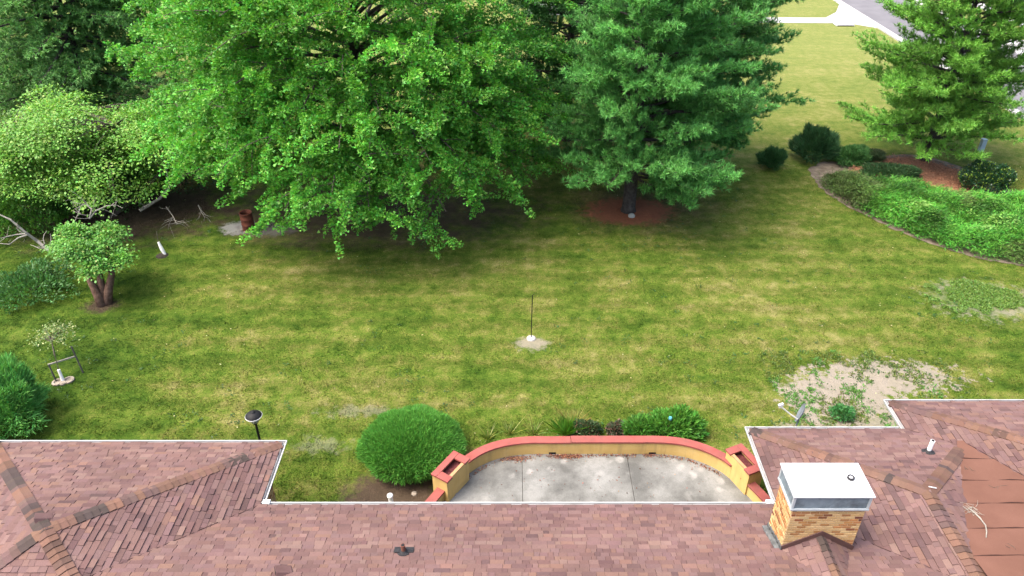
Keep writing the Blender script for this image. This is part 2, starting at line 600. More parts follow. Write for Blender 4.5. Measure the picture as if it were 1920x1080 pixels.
# saddle behind the chimney
ckp = [(CHX0, CHY0), ((CHX0 + CHX1) / 2, CHY0), ((CHX0 + CHX1) / 2, MY - (CKZ - EZ) / SL)]
cks = (CKZ - MAIN.z(0, CHY0)) / ((CHX1 - CHX0) / 2)
faces['saddle_a'] = Face(ckp, (-1, 0), -CHX0, cks, MAIN.z(0, CHY0))
ckq = [(CHX1, CHY0), ((CHX0 + CHX1) / 2, CHY0), ((CHX0 + CHX1) / 2, MY - (CKZ - EZ) / SL)]
faces['saddle_b'] = Face(ckq, (1, 0), CHX1, cks, MAIN.z(0, CHY0))


def top_z(x, y):
    """height of the uppermost slope over a plan point"""
    best = -1
    for k, f in faces.items():
        n = len(f.poly)
        ar = sum(f.poly[i][0] * f.poly[(i + 1) % n][1] - f.poly[(i + 1) % n][0] * f.poly[i][1] for i in range(n))
        sg = 1 if ar > 0 else -1
        if all(sg * ((f.poly[(i + 1) % n][0] - f.poly[i][0]) * (y - f.poly[i][1]) - (f.poly[(i + 1) % n][1] - f.poly[i][1]) * (x - f.poly[i][0])) >= -1e-6 for i in range(n)):
            best = max(best, f.z(x, y))
    return best


roof = MB()
for k, f in faces.items():
    vs = [(x, y, f.z(x, y) - 0.018) for x, y in f.poly]
    vs2 = [(x, y, z - 0.10) for x, y, z in vs]
    n = len(vs)
    roof.add(vs + vs2, [tuple(range(n)), tuple(range(2 * n - 1, n - 1, -1))] + [(i, n + i, n + (i + 1) % n, (i + 1) % n) for i in range(n)])
roof = roof.build('roof', DECK, house)

tabs = []       # (screen area, verts, faces, colour)
EXP = 0.143 / math.sqrt(1 + SL * SL)


def shingle_face(f, key):
    n = len(f.poly)
    pl = [(x * f.u[0] + y * f.u[1], f.e - (x * f.d[0] + y * f.d[1])) for x, y in f.poly]   # (along, up)
    ar = sum(pl[i][0] * pl[(i + 1) % n][1] - pl[(i + 1) % n][0] * pl[i][1] for i in range(n))
    if ar < 0: pl = pl[::-1]
    a0, a1 = min(p[0] for p in pl), max(p[0] for p in pl)
    w1 = max(p[1] for p in pl)
    if key == 'main': w1 = min(w1, 4.6)
    for k in range(int(w1 / EXP) + 1):
        a = a0 - rnd.uniform(0, 0.3)
        lam = rnd.choice(FIELD)
        while a < a1:
            wd = rnd.choice([0.13, 0.17, 0.2, 0.25, 0.3, 0.34]) * rnd.uniform(0.9, 1.1)
            lo, hi = k * EXP + rnd.uniform(-0.003, 0.003), (k + 1.12) * EXP
            rect = [(a + 0.003, lo), (a + wd - 0.003, lo), (a + wd - 0.003, hi), (a + 0.003, hi)]
            a += wd
            for i in range(n):
                p, q = pl[i], pl[(i + 1) % n]
                nx, ny = q[1] - p[1], -(q[0] - p[0])
                rect = clip(rect, nx, ny, nx * p[0] + ny * p[1])
                if len(rect) < 3: break
            if len(rect) < 3 or area2(rect) < 0.0008: continue
            raised = rnd.random() < 0.5
            hb = rnd.uniform(0.026, 0.034) if raised else rnd.uniform(0.009, 0.013)
            top, bot = [], []
            cx = cy = 0
            for (aa, ww) in rect:
                x = aa * f.u[0] + (f.e - ww) * f.d[0]
                y = aa * f.u[1] + (f.e - ww) * f.d[1]
                t = min(1, max(0, (ww - lo) / (hi - lo)))
                z = f.z(x, y)
                top.append((x, y, z + hb * (1 - t) + 0.002))
                bot.append((x, y, z - 0.016))
                cx += x / len(rect)
                cy += y / len(rect)
            zc = f.z(cx, cy)
            u, v = Q((cx, cy, zc))
            if u < -160 or u > 2080 or v > 1190: continue
            if top_z(cx, cy) > zc + 0.10: continue
            m_ = len(rect)
            fs = [tuple(range(m_))] + [(m_ + i, m_ + (i + 1) % m_, (i + 1) % m_, i) for i in range(m_)]
            c = jit(rnd.choices(FIELD, FW)[0], 0.07) if rnd.random() < 0.75 else jit(lam, 0.08)
            pq = [Q(t_) for t_ in top]
            sa = area2(pq) if (0 < u < 1920 and v < 1080 and top_z(cx, cy) < zc + 0.004) else 0
            tabs.append((sa, top + bot, fs, c))


for k, f in faces.items():
    shingle_face(f, k)
tabs.sort(key=lambda t: -t[0])
for sa, vs, fs, c in tabs[:300]:
    b = MB()
    b.col = c
    b.add(vs, fs)
    b.build('shingle', SHINGLE, roof)
b = MB()
for sa, vs, fs, c in tabs[300:]:
    b.col = c
    b.add(vs, fs)
tag(b.build('shingle_field', SHINGLE, roof), 'the many more asphalt shingles of the roof', kind='stuff')

# rolled roofing in the dead valley between the right wings: lapped strips
b = MB()
RL = lambda y: 3.15 + 0.167 * (13.9 - y)
RX = lambda y: WAP[0] + (fz_ap - RL(y)) / SL - 0.06
fz_ap = EZ + SL * hw
strips = [14.5, 13.72, 12.86, 12.02, 11.18, 10.34, 9.5, 8.66, 7.8]
for i in range(len(strips) - 1):
    y1, y0 = strips[i], strips[i + 1] - 0.08
    nn = 14
    vs, fs = [], []
    for k in range(nn + 1):
        w = 0.012 * math.sin(k * 1.7 + i * 2.1)
        xl1, xl0 = max(9.98, RX(y1)), max(9.98, RX(y0))
        x1, x0 = xl1 + (17.5 - xl1) * k / nn, xl0 + (17.5 - xl0) * k / nn
        vs += [(x1, y1 + w, RL(y1) + 0.022), (x0, y0 + w, RL(y0) + 0.003), (x1, y1 + w, RL(y1) - 0.012)]
    for k in range(nn):
        a, c = k * 3, (k + 1) * 3
        fs += [(a, a + 1, c + 1, c), (a + 2, a, c, c + 2)]
    st = MB()
    st.add(vs, fs)
    st.build('roofing_strip', ROLL, roof)
    if i:
        bd_ = MB()
        bd_.tube([(max(9.98, RX(y1)) + .02 + (17.3 - max(9.98, RX(y1))) * k / 30, y1 + .012 + .014 * math.sin(k * .9 + i), RL(y1) + .016 + .006 * math.sin(k * 1.3)) for k in range(31)], [.012 + .006 * math.sin(k * 2.1 + i) for k in range(31)], 5)
        bd_.build('lap_seam', TAR, roof)

# hip and ridge caps
CAPC = [(0.22, 0.105, 0.068), (0.26, 0.125, 0.085), (0.17, 0.085, 0.062), (0.115, 0.072, 0.058), (0.29, 0.135, 0.085), (0.2, 0.105, 0.085)]


CAPC = [tuple(v * k for v, k in zip(c, (.7, .84, .95))) for c in CAPC]


def cap_run(p_low, p_high, n1, n2, exposure=0.165, w=0.18):
    p0, p1 = Vector(p_low), Vector(p_high)
    h = (p1 - p0).normalized()
    L = (p1 - p0).length
    wings = []
    for n_ in (n1, n2):
        q_ = h.cross(n_)
        if q_.z > 0: q_ = -q_
        wings.append(q_.normalized())
    if abs(wings[0].dot(wings[1])) > 0.999: wings[1] = -wings[0]
    up = (n1 + n2).normalized()
    cc = rnd.choice(CAPC)
    for k in range(int(L / exposure)):
        if rnd.random() < 0.55: cc = rnd.choice(CAPC)
        a = p0 + h * (k * exposure)
        c = a + h * min(exposure * 1.6, L - k * exposure + 0.05)
        sect = []
        for pt, hh in ((a, 0.046 + rnd.uniform(0, 0.008)), (c, 0.016)):
            for q_, s_ in ((wings[0], 1.0), (wings[0], 0.35), (None, 0), (wings[1], 0.35), (wings[1], 1.0)):
                off = q_ * (w * s_) if q_ is not None else Vector((0, 0, 0))
                sect.append(pt + off + up * (hh + (0.004 if q_ is None else 0)))
        low = [s_ - up * 0.04 for s_ in sect[:5]]
        bb = MB()
        bb.col = jit(cc, 0.1)
        bb.add(sect + low, [(i, i + 1, i + 6, i + 5) for i in range(4)] + [(10 + i, 11 + i, i + 1, i) for i in range(4)] + [(10, 0, 5), (4, 14, 9)])
        u, v = Q(a)
        if -60 < u < 1980 and v < 1130:
            bb.build('ridge_cap', SHINGLE, roof)


def fz(k, x, y): return faces[k].z(x, y)


N = {k: f.normal() for k, f in faces.items()}
pa = (PYC[0], PYC[1], fz('left_back', *PYC))
cap_run((LX1 - 0.05, LY1 - 0.05, EZ), pa, N['left_back'], N['left_side'])
cap_run((LX0, LY1, EZ), pa, N['left_back'], N['left_outer'])
cap_run((PYC[0] + 2.2, PYC[1] - 2.2, pa[2] - 2.2 * SL), pa, N['left_side'], N['left_near'])
cap_run((PYC[0] - 2.2, PYC[1] - 2.2, pa[2] - 2.2 * SL), pa, N['left_outer'], N['left_near'])
wa = (WAP[0], WAP[1], fz('wing_back', *WAP))
cap_run((WX0 + 0.05, WY1 - 0.05, EZ), wa, N['wing_back'], N['wing_side'])
cap_run((WAP[0] + 2.0, WAP[1] + 2.0, wa[2] - 2 * SL), wa, N['wing_back'], N['wing_inner'])
cap_run((WAP[0], 8.6, wa[2]), wa, N['wing_side'], N['wing_inner'])
va = (VAP[0], VAP[1], fz('far_back', *VAP))
cap_run((VX0 + 0.05, VY1 - 0.05, EZ), va, N['far_back'], N['far_side'])
cap_run(((CHX0 + CHX1) / 2, MY - (CKZ - EZ) / SL + 0.1, CKZ), ((CHX0 + CHX1) / 2, CHY0, CKZ), N['saddle_a'], N['saddle_b'], w=0.12)

# dark woven lines where two slopes meet in a valley
VALL = mat_mottled('valley_line', (0.05, 0.03, 0.028), (0.09, 0.05, 0.047), 8, 0.95, 0.1, 0)
for (xa, ya), (dx, dy), L in (((LX1, MY), (-1, -1), 2.9), ((WX0, MY), (1, -1), 3.1), ((VX0, WY1), (1, -1), 1.0)):
    v_ = MB()
    v_.tube([(xa + dx * L * k / 24, ya + dy * L * k / 24 + rnd.uniform(-.012, .012), EZ + SL * L * k / 24 + .012) for k in range(25)], [.011 + rnd.uniform(-.004, .004) for k in range(25)], 5)
    v_.build('valley', VALL, roof)
# the far right wing runs down onto the rolled roofing
v_ = MB()
pts_ = []
for k in range(21):
    yy = 14.35 - k * .22
    pts_.append((VX0 + (RL(yy) - EZ) / SL, yy, RL(yy) + .02))
v_.tube(pts_, .012, 5)
v_.build('valley', VALL, roof)

# gutters, fascia
GUT = mat_mottled('gutter_white', (0.6, 0.6, 0.6), (0.7, 0.7, 0.7), 3, 0.45, 0.4, 0.05, grime=(0.42, 0.4, 0.36), gscale=2.5, gamt=(0.5, 0.8))


def gutter(p0, p1, d, z=EZ, m0=0.0, m1=0.0):
    """open trough along an eave; d outward; m0, m1 mitre the ends"""
    prof = [(0.010, -0.004), (0.010, -0.115), (0.075, -0.115), (0.095, -0.05), (0.102, -0.006), (0.078, -0.006), (0.078, -0.016), (0.09, -0.024), (0.068, -0.103), (0.017, -0.103), (0.017, -0.004)]
    a, b_ = Vector((*p0, z)), Vector((*p1, z))
    t = (b_ - a).normalized()
    dv = Vector((*d, 0))
    vs = [a + dv * o - t * (m0 * o) + Vector((0, 0, h)) for o, h in prof] + [b_ + dv * o + t * (m1 * o) + Vector((0, 0, h)) for o, h in prof]
    n = len(prof)
    fs = [(i, (i + 1) % n, n + (i + 1) % n, n + i) for i in range(n)] + [tuple(range(n)), tuple(range(2 * n - 1, n - 1, -1))]
    g = MB()
    g.add(vs, fs)
    return g.build('gutter', GUT, house)


gutter((LX0, LY1), (LX1, LY1), (0, 1), m0=1, m1=1)
gutter((LX1, MY + 0.14), (LX1, LY1), (1, 0), m1=1)
gutter((LX1 + 0.0, MY), (WX0, MY), (0, 1))
gutter((WX0, MY + 0.14), (WX0, WY1), (-1, 0), m1=1)
gutter((WX0, WY1), (VX0 - 0.14, WY1), (0, 1), m0=1)
gutter((VX0, WY1 + 0.0), (VX0, VY1), (-1, 0), m1=1)
gutter((VX0, VY1), (VX1, VY1), (0, 1), m0=1, m1=1)
# outlet boxes where the gutters meet
for x in (LX1 + 0.13, WX0 - 0.17):
    MB().box((x, MY + 0.09, EZ - 0.03), (0.19, 0.13, 0.12)).build('gutter_outlet', WHITE, house, bevel=0.008)
# fascia and soffit boards
for (xa, ya, xb, yb) in ((LX0, LY1 - 0.15, LX1, LY1 - 0.02), (LX1 - 0.15, MY, LX1 - 0.02, LY1 - 0.16), (LX1, MY - 0.15, WX0, MY - 0.02), (WX0 + 0.02, MY, WX0 + 0.15, WY1 - 0.16), (WX0, WY1 - 0.15, VX0 + 0.5, WY1 - 0.02), (VX0 + 0.02, WY1, VX0 + 0.15, VY1 - 0.16), (VX0, VY1 - 0.15, VX1, VY1 - 0.02)):
    MB().prism([(xa, ya), (xb, ya), (xb, yb), (xa, yb)], EZ - 0.2, EZ - 0.045).build('fascia', WHITE, house)
SOFF = WHITE
MB().prism([(LX0 + .05, 5), (LX1 - .16, 5), (LX1 - .16, LY1 - .16), (LX0 + .05, LY1 - .16)], EZ - 0.185, EZ - 0.15).build('soffit', SOFF, house)
MB().prism([(WX0 + .16, 5), (VX0 + 1, 5), (VX0 + 1, WY1 - .16), (WX0 + .16, WY1 - .16)], EZ - 0.185, EZ - 0.15).build('soffit', SOFF, house)
MB().prism([(VX0 + 1.01, 5), (VX1 - .1, 5), (VX1 - .1, VY1 - .16), (VX0 + .17, VY1 - .16), (VX0 + .17, WY1), (VX0 + 1.01, WY1)], EZ - 0.185, EZ - 0.15).build('soffit', SOFF, house)
MB().prism([(LX1 - .15, 5), (WX0 + .15, 5), (WX0 + .15, MY - .16), (LX1 - .15, MY - .16)], EZ - 0.187, EZ - 0.152).build('soffit', SOFF, house)
# walls
BRW = NT('brick_wall_far')
_b = BRW.t.nodes.new('ShaderNodeTexBrick')
_b.inputs['Scale'].default_value = 1.0
_b.inputs['Brick Width'].default_value = 0.2
_b.inputs['Row Height'].default_value = 0.076
_b.inputs['Mortar Size'].default_value = 0.006
_b.inputs['Color1'].default_value = (0.6, 0.36, 0.14, 1)
_b.inputs['Color2'].default_value = (0.42, 0.2, 0.08, 1)
_b.inputs['Mortar'].default_value = (0.55, 0.45, 0.32, 1)
BRW.t.links.new(BRW.pos(), _b.inputs['Vector'])
BRW = BRW.done(_b.outputs[0], 0.9)
for poly in ([(LX0 + .5, 0), (LX1 - .3, 0), (LX1 - .3, LY1 - .6), (LX0 + .5, LY1 - .6)],
             [(LX1 - .3, 0), (WX0 + .95, 0), (WX0 + .95, MY - .6), (LX1 - .3, MY - .6)],
             [(WX0 + .95, 0), (VX0 + .95, 0), (VX0 + .95, WY1 - .6), (WX0 + .95, WY1 - .6)],
             [(VX0 + .95, 0), (VX1 - .6, 0), (VX1 - .6, VY1 - .6), (VX0 + .95, VY1 - .6)]):
    MB().prism(poly, -0.2, EZ - 0.19).build('wall', MORTAR if poly[0][0] < -10 else BRW, house)

TANB = [(0.64, 0.43, 0.2), (0.68, 0.47, 0.23), (0.61, 0.39, 0.17)]


def brick_colour():
    r = rnd.random()
    if r < 0.66: return jit(rnd.choice(TANB), 0.08)
    if r < 0.9: return jit((0.46, 0.22, 0.085), 0.15)
    if r < 0.965: return jit((0.27, 0.1, 0.045), 0.15)
    return jit((0.17, 0.06, 0.04), 0.2)


def bricks(o, t, nrm, length, z0, z1, parent, zfloor, single=lambda a, z: True, course=0.078, bl=0.2):
    """courses of bricks on a wall face; o start point (x, y), t along, nrm outward"""
    rest = MB()
    k = 0
    z = z0
    while z + course * 0.6 < z1:
        a = -bl / 2 if k % 2 else 0.0
        while a < length - 0.01:
            s0, s1 = max(a, 0), min(a + bl, length)
            a += bl
            if s1 - s0 < 0.03: continue
            mid = (s0 + s1) / 2
            px, py = o[0] + t[0] * mid, o[1] + t[1] * mid
            if z + course < zfloor(px, py): continue
            pr = rnd.uniform(0.008, 0.0115)
            bb = MB()
            bb.col = brick_colour()
            rz = math.atan2(t[1], t[0])
            bb.box((px + nrm[0] * (pr - 0.02), py + nrm[1] * (pr - 0.02), z + course / 2), (s1 - s0 - 0.018, 0.04, course - 0.024), rz)
            if single(mid, z):
                bb.build('brick', BRICK, parent)
            else:
                rest.col = bb.col
                rest.add(bb.v, bb.f)
        z += course
        k += 1
    if rest.v:
        tag(rest.build('brick_courses', BRICK, parent), kind='stuff')


bricks((LX1 - .3, 11.5), (0, 1), (1, 0), LY1 - .6 - 11.5, 0.0, EZ - 0.2, house, lambda x, y: -1, single=lambda a, z: 1.2 < a < 2.7 and 0.9 < z < 1.75)

# chimney
chim = MB().box(((CHX0 + CHX1) / 2, (CHY0 + CHY1) / 2, 3.7), (CHX1 - CHX0, CHY1 - CHY0, 1.9)).build('chimney', MORTAR, house)
zf = lambda x, y: MAIN.z(x, max(y, CHY0)) - 0.03
zfr = lambda x, y: max(top_z(x, CHY0 - 0.01), 3) - 0.02
CZT = 4.65
bricks((CHX0, CHY0), (1, 0), (0, -1), CHX1 - CHX0, 3.246, CZT, chim, zfr)
bricks((CHX0, CHY1), (0, -1), (-1, 0), CHY1 - CHY0, 3.246 - 0.234, CZT, chim, zf)
bricks((CHX1, CHY0), (0, 1), (1, 0), CHY1 - CHY0, 3.246 - 0.234, CZT, chim, lambda x, y: 2.9, single=lambda a, z: False)
bricks((CHX1, CHY1), (-1, 0), (0, 1), CHX1 - CHX0, 3.246 - 0.39, CZT, chim, lambda x, y: 2.8, single=lambda a, z: False)
FLASH = mat_mottled('brown_flashing', (0.1, 0.05, 0.043), (0.14, 0.07, 0.06), 5, 0.6, 0.4, 0.1)
LEAD = mat_mottled('grey_flashing', (0.06, 0.065, 0.065), (0.2, 0.21, 0.21), 7, 0.6, 0.4, 0.3, 30)
zb = MAIN.z(0, CHY0)
cxm = (CHX0 + CHX1) / 2
fb = MB()
for xa, za, xb, zb_ in ((CHX0 - 0.03, zb, cxm, CKZ), (cxm, CKZ, CHX1 + 0.03, zb)):
    y0, y1 = CHY0 - 0.035, CHY0 - 0.012
    fb.add([(xa, y0, za + .015), (xb, y0, zb_ + .015), (xb, y0, zb_ + .155), (xa, y0, za + .155), (xa, y1, za + .015), (xb, y1, zb_ + .015), (xb, y1, zb_ + .155), (xa, y1, za + .155)],
           [(0, 1, 2, 3), (7, 6, 5, 4), (3, 2, 6, 7), (0, 4, 5, 1), (0, 3, 7, 4), (1, 5, 6, 2)])
fb.build('flashing', FLASH, chim)
fb = MB()
for k in range(5):
    ya = CHY0 - 0.03 + k * 0.17
    za = MAIN.z(0, ya)
    fb.box((CHX0 - 0.022, ya + 0.09, za + 0.03 + 0.01 * (k % 2)), (0.02, 0.2, 0.2))
    fb.box((CHX0 - 0.08, ya + 0.09, za + 0.0), (0.12, 0.19, 0.03))
fb.build('flashing', LEAD, chim)
# chase cover: tray, screened sides, lid with a flue collar
CAPW = mat_mottled('white_sheet_metal', (0.6, 0.62, 0.65), (0.7, 0.71, 0.74), 2, 0.4, 0.4, 0.1, 6, 0.01, grime=(0.45, 0.42, 0.36), gscale=2.2, gamt=(0.58, 0.8))
GALV = mat_mottled('galvanised_frame', (0.5, 0.57, 0.61), (0.62, 0.68, 0.71), 6, 0.45, 0.5, 0.1, metal=0.2)
SCREEN = mat_mottled('sooty_screen', (0.16, 0.21, 0.245), (0.3, 0.37, 0.41), 3, 0.6, 0.4, 0.5, 120, 0.004, grime=(0.05, 0.055, 0.06), gscale=2.2, gamt=(0.5, 0.75))
ccx, ccy = (CHX0 + CHX1) / 2 - 0.02, (CHY0 + CHY1) / 2
cw, cd = 1.72, 0.96
cap = MB().box((ccx, ccy, CZT + 0.03), (cw - 0.03, cd - 0.03, 0.05)).build('chimney_cap', GALV, chim, bevel=0.004)
cap.name = 'chimney_cap'
for sx in (-1, 1):
    for sy in (-1, 1):
        MB().box((ccx + sx * (cw / 2 - 0.05), ccy + sy * (cd / 2 - 0.05), CZT + 0.25), (0.05, 0.05, 0.4)).build('cap_post', GALV, chim)
for sy in (-1, 1):
    MB().box((ccx, ccy + sy * (cd / 2 - 0.055), CZT + 0.25), (cw - 0.15, 0.012, 0.39)).build('screen', SCREEN, chim)
for sx in (-1, 1):
    MB().box((ccx + sx * (cw / 2 - 0.055), ccy, CZT + 0.25), (0.012, cd - 0.15, 0.39)).build('screen', SCREEN, chim)
MB().box((ccx, ccy, CZT + 0.45), (cw + 0.02, cd + 0.02, 0.035)).build('cap_lid', CAPW, chim, bevel=0.006)
fx, fy, fzz = P(1595, 897, CZT + 0.47)
MB().lathe((fx, fy, CZT + 0.468), [(0.075, 0), (0.075, 0.05), (0.062, 0.06), (0.055, 0.05), (0.055, 0.004), (0.0, 0.004)], 20).build('flue_collar', RUBBER, chim)
MB().lathe((fx, fy, CZT + 0.468), [(0.05, 0.0), (0.05, 0.03), (0.03, 0.055), (0.0, 0.06)], 16).build('flue_plug', CAPW, chim)


def on_roof(u, v):
    z = 3.4
    for _ in range(40):
        p = P(u, v, z)
        z = 0.5 * z + 0.5 * top_z(p.x, p.y)
    return P(u, v, z)


def pipe_vent(u, v, r, h, m, mboot):
    p = on_roof(u, v)
    ax = N['main']
    vent = MB().tube([p - Vector((0, 0, .1)), p + Vector((0, 0, h))], r, 14).build('vent_pipe', m, house, smooth=False)
    MB().lathe(p, [(r * 3.0, -0.01), (r * 3.0, 0.022), (r * 1.9, 0.03), (r * 1.25, 0.09), (r * 1.02, 0.1)], 18, axis=ax).build('boot', mboot, vent)
    MB().lathe(p + Vector((0, 0, h)), [(r * 0.8, 0.004), (0, 0.004)], 14).build('bore', BLACK, vent)
    return p


RUSTP = mat_mottled('rusty_pipe', (0.16, 0.06, 0.04), (0.28, 0.11, 0.07), 10, 0.8, 0.3, 0.3)
pv = pipe_vent(757, 1036, 0.05, 0.26, RUSTP, RUBBER)
MB().box(pv + Vector((0, 0.06, 0.02)), (0.44, 0.2, 0.012), M=N['main'].to_track_quat('Z', 'Y').to_matrix()).build('vent_flange', RUBBER, house)
pipe_vent(1740, 848, 0.055, 0.42, PVC, RUBBER)
# low metal vents
VENT = mat_mottled('brown_vent', (0.14, 0.075, 0.07), (0.19, 0.105, 0.1), 6, 0.6, 0.3, 0.1)


def box_vent(u, v, fk, rz=0.0):
    p = on_roof(u, v)
    M = N[fk].to_track_quat('Z', 'Y').to_matrix() @ Matrix.Rotation(rz, 3, 'Z')
    b = MB()
    L, W, H = 0.36, 0.3, 0.13
    vs = [(-L / 2, -W / 2, -.01), (L / 2, -W / 2, -.01), (L / 2, W / 2, -.01), (-L / 2, W / 2, -.01), (-L / 2 + .02, -W / 2 + .02, .03), (L / 2, -W / 2 + .02, H), (L / 2, W / 2 - .02, H), (-L / 2 + .02, W / 2 - .02, .03)]
    b.add([p + M @ Vector(q_) for q_ in vs], [(3, 2, 1, 0), (4, 5, 6, 7), (0, 1, 5, 4), (1, 2, 6, 5), (2, 3, 7, 6), (3, 0, 4, 7)])
    o = b.build('roof_vent', VENT, house, bevel=0.008)
    bb = MB()
    bb.box(p + M @ Vector((L / 2 + .002, 0, H * 0.5)), (0.012, W - .08, H - .05), M=M)
    bb.build('vent_slot', BLACK, o)


box_vent(84, 972, 'left_back', 0.5)
box_vent(533, 1072, 'main', 0.4)
# flat scrap of metal at the ridge end
p = on_roof(1747, 917)
MB().box(p + Vector((0, 0, .06)), (0.17, 0.025, 0.015), rz=-0.3).build('ridge_clip', WHITE, house)
# dead vine lying on the rolled roofing
tw = thing('dead_vine', P(1838, 975, 3.45), 'dry pale vine lying on the brown rolled roofing', 'vine')
def rp(u, v, dz=0.03):
    z = 3.4
    for _ in range(30):
        q_ = P(u, v, z)
        z = RL(q_.y)
    return P(u, v, z + dz)
MB().tube([rp(1816, 953), rp(1822, 957, .06), rp(1828, 962, .05), rp(1838, 972, .04), rp(1848, 985, .05), rp(1850, 997, .05), rp(1849, 1008, .03)], [0.012, .016, .017, .016, .016, .015, .01], 6).build('stem', DEADWOOD, tw)
tb = MB()
for i in range(16):
    a = rp(1816 + rnd.uniform(0, 14), 953 + rnd.uniform(-4, 14), 0.03)
    tb.tube([a, a + Vector((rnd.uniform(-.12, .12), rnd.uniform(-.1, .1), rnd.uniform(.01, .06))), a + Vector((rnd.uniform(-.25, .25), rnd.uniform(-.2, .2), .02))], [.006, .005, .003], 4)
tb.build('twigs', DEADWOOD, tw)
tb = MB()
for u0, v0 in ((1812, 882), (1868, 912), (1895, 1028)):
    for i in range(4):
        a = rp(u0 + rnd.uniform(-10, 10), v0 + rnd.uniform(-4, 4), 0.02)
        tb.tube([a, a + Vector((rnd.uniform(-.2, .2), rnd.uniform(-.1, .1), .02))], [.006, .003], 4)
tag(tb.build('fallen_twigs', BARK), kind='stuff')

# ------------------------------------------------------------------ patio
PZ = 0.08
wallpath = [(-2.95, 13.6), (-2.05, 15.15), (-1.52, 16.0), (-1.2, 16.36), (-0.82, 16.64), (-0.35, 16.85), (0.15, 16.97), (0.65, 17.02), (1.1, 17.02), (4.05, 17.02), (4.5, 17.02), (5.1, 16.97), (5.6, 16.84), (6.05, 16.62), (6.4, 16.36), (6.68, 16.05), (7.1, 15.3), (7.9, 13.6)]


def dense(path, step=0.12):
    """Catmull-Rom through the points"""
    out = []
    for i in range(len(path) - 1):
        p0, p1, p2, p3 = [Vector(path[min(max(j, 0), len(path) - 1)]) for j in (i - 1, i, i + 1, i + 2)]
        n = max(1, int((p2 - p1).length / step))
        for k in range(n):
            t = k / n
            if (p2 - p1).length > 2:
                out.append(p1.lerp(p2, t))
                continue
            out.append(0.5 * ((2 * p1) + (p2 - p0) * t + (2 * p0 - 5 * p1 + 4 * p2 - p3) * t * t + (3 * p1 - p0 - 3 * p2 + p3) * t ** 3))
    out.append(Vector(path[-1]))
    return out


CSLAB = NT('patio_concrete')
_p = CSLAB.pos()
_n = CSLAB.noise(0.9, 5, _p, 0.6)
_c = CSLAB.ramp(_n, [(0.36, (0.13, 0.13, 0.12)), (0.5, (0.215, 0.215, 0.2)), (0.64, (0.3, 0.3, 0.282))])
_sx = CSLAB.t.nodes.new('ShaderNodeSeparateXYZ')
CSLAB.t.links.new(_p, _sx.inputs[0])
# round lichen and splash blooms near the wall
_v = CSLAB.voro(2.1, CSLAB.scalev(_p, (1, 1, 0.01)))
_v = CSLAB.math('ADD', _v, CSLAB.math('MULTIPLY', CSLAB.noise(3.5, 5, _p, .7), 0.5))
_bl = CSLAB.ramp(_v, [(0.44, 1.0), (0.62, 0.0)])
_nr = CSLAB.ell(_sx.outputs[0], _sx.outputs[1], 2.6, 14.2, 4.2, 2.35, CSLAB.noise(0.7, 3, _p), 0.2, 0.2)
_edge = CSLAB.math('SUBTRACT', 1.0, _nr)
_pick = CSLAB.ramp(CSLAB.noise(1.1, 2, _p), [(0.42, 0.0), (0.5, 1.0)])
_c = CSLAB.mix(CSLAB.math('MULTIPLY', CSLAB.math('MULTIPLY', _bl, _pick), CSLAB.math('MULTIPLY', _edge, 0.9)), _c, (0.42, 0.41, 0.385))
_c = CSLAB.mix(CSLAB.ramp(CSLAB.noise(2.4, 6, _p, 0.75), [(0.55, 0.0), (0.75, 0.6)]), _c, (0.1, 0.1, 0.09))
_c = CSLAB.mix(0.6, _c, CSLAB.ramp(CSLAB.noise(45, 3, _p), [(0.3, 0.75), (0.7, 1.2)]), 'MULTIPLY')
CSLAB.bump(CSLAB.noise(60, 4, _p), 0.25, 0.004)
CSLAB = CSLAB.done(_c, 0.85, 0.25)
patio = thing('patio', (2.6, 14.5, 0), 'grey concrete patio', 'patio')
patio['kind'] = 'structure'
del patio['label']
del patio['category']
pp = [(v.x, v.y) for v in dense(wallpath)]
full = [(p_[0], max(p_[1], 12.2)) for p_ in pp] + [(7.9, 12.2), (-2.95, 12.2)]
for xa, xb in ((-4, 0.31), (0.325, 3.63), (3.645, 9)):
    pol = clip(clip(full, -1, 0, -xa), 1, 0, xb)
    pl = []
    for q_ in pol:
        if not pl or (Vector(q_) - Vector(pl[-1])).length > 1e-3: pl.append(q_)
    MB().prism(pl[::-1], -0.05, PZ).build('slab', CSLAB, patio)
MB().prism([(-2.3, 12.3), (7.6, 12.3), (6.2, 16.4), (-1.0, 16.4)], -0.06, PZ - 0.035).build('joint_fill', mat_mottled('joint_dirt', (0.05, 0.04, 0.03), (0.09, 0.07, 0.05), 6, 0.9), patio)

pwall = thing('patio_wall', (2.6, 17.0, 0), 'low curved yellow wall with red coping round the patio', 'garden wall')


def ribbon(path, w, z0, z1, name, mat, parent, bevel=0.0):
    vs, fs = [], []
    n = len(path)
    for i, p_ in enumerate(path):
        t = (path[min(i + 1, n - 1)] - path[max(i - 1, 0)]).normalized()
        nn = Vector((-t.y, t.x))
        a, c = p_ + nn * w / 2, p_ - nn * w / 2
        vs += [(a.x, a.y, z0), (c.x, c.y, z0), (c.x, c.y, z1), (a.x, a.y, z1)]
    for i in range(n - 1):
        for k in range(4):
            fs.append((i * 4 + k, i * 4 + (k + 1) % 4, (i + 1) * 4 + (k + 1) % 4, (i + 1) * 4 + k))
    fs += [(3, 2, 1, 0), tuple((n - 1) * 4 + k for k in range(4))]
    b = MB()
    b.add(vs, fs)
    return b.build(name, mat, parent, bevel=bevel)


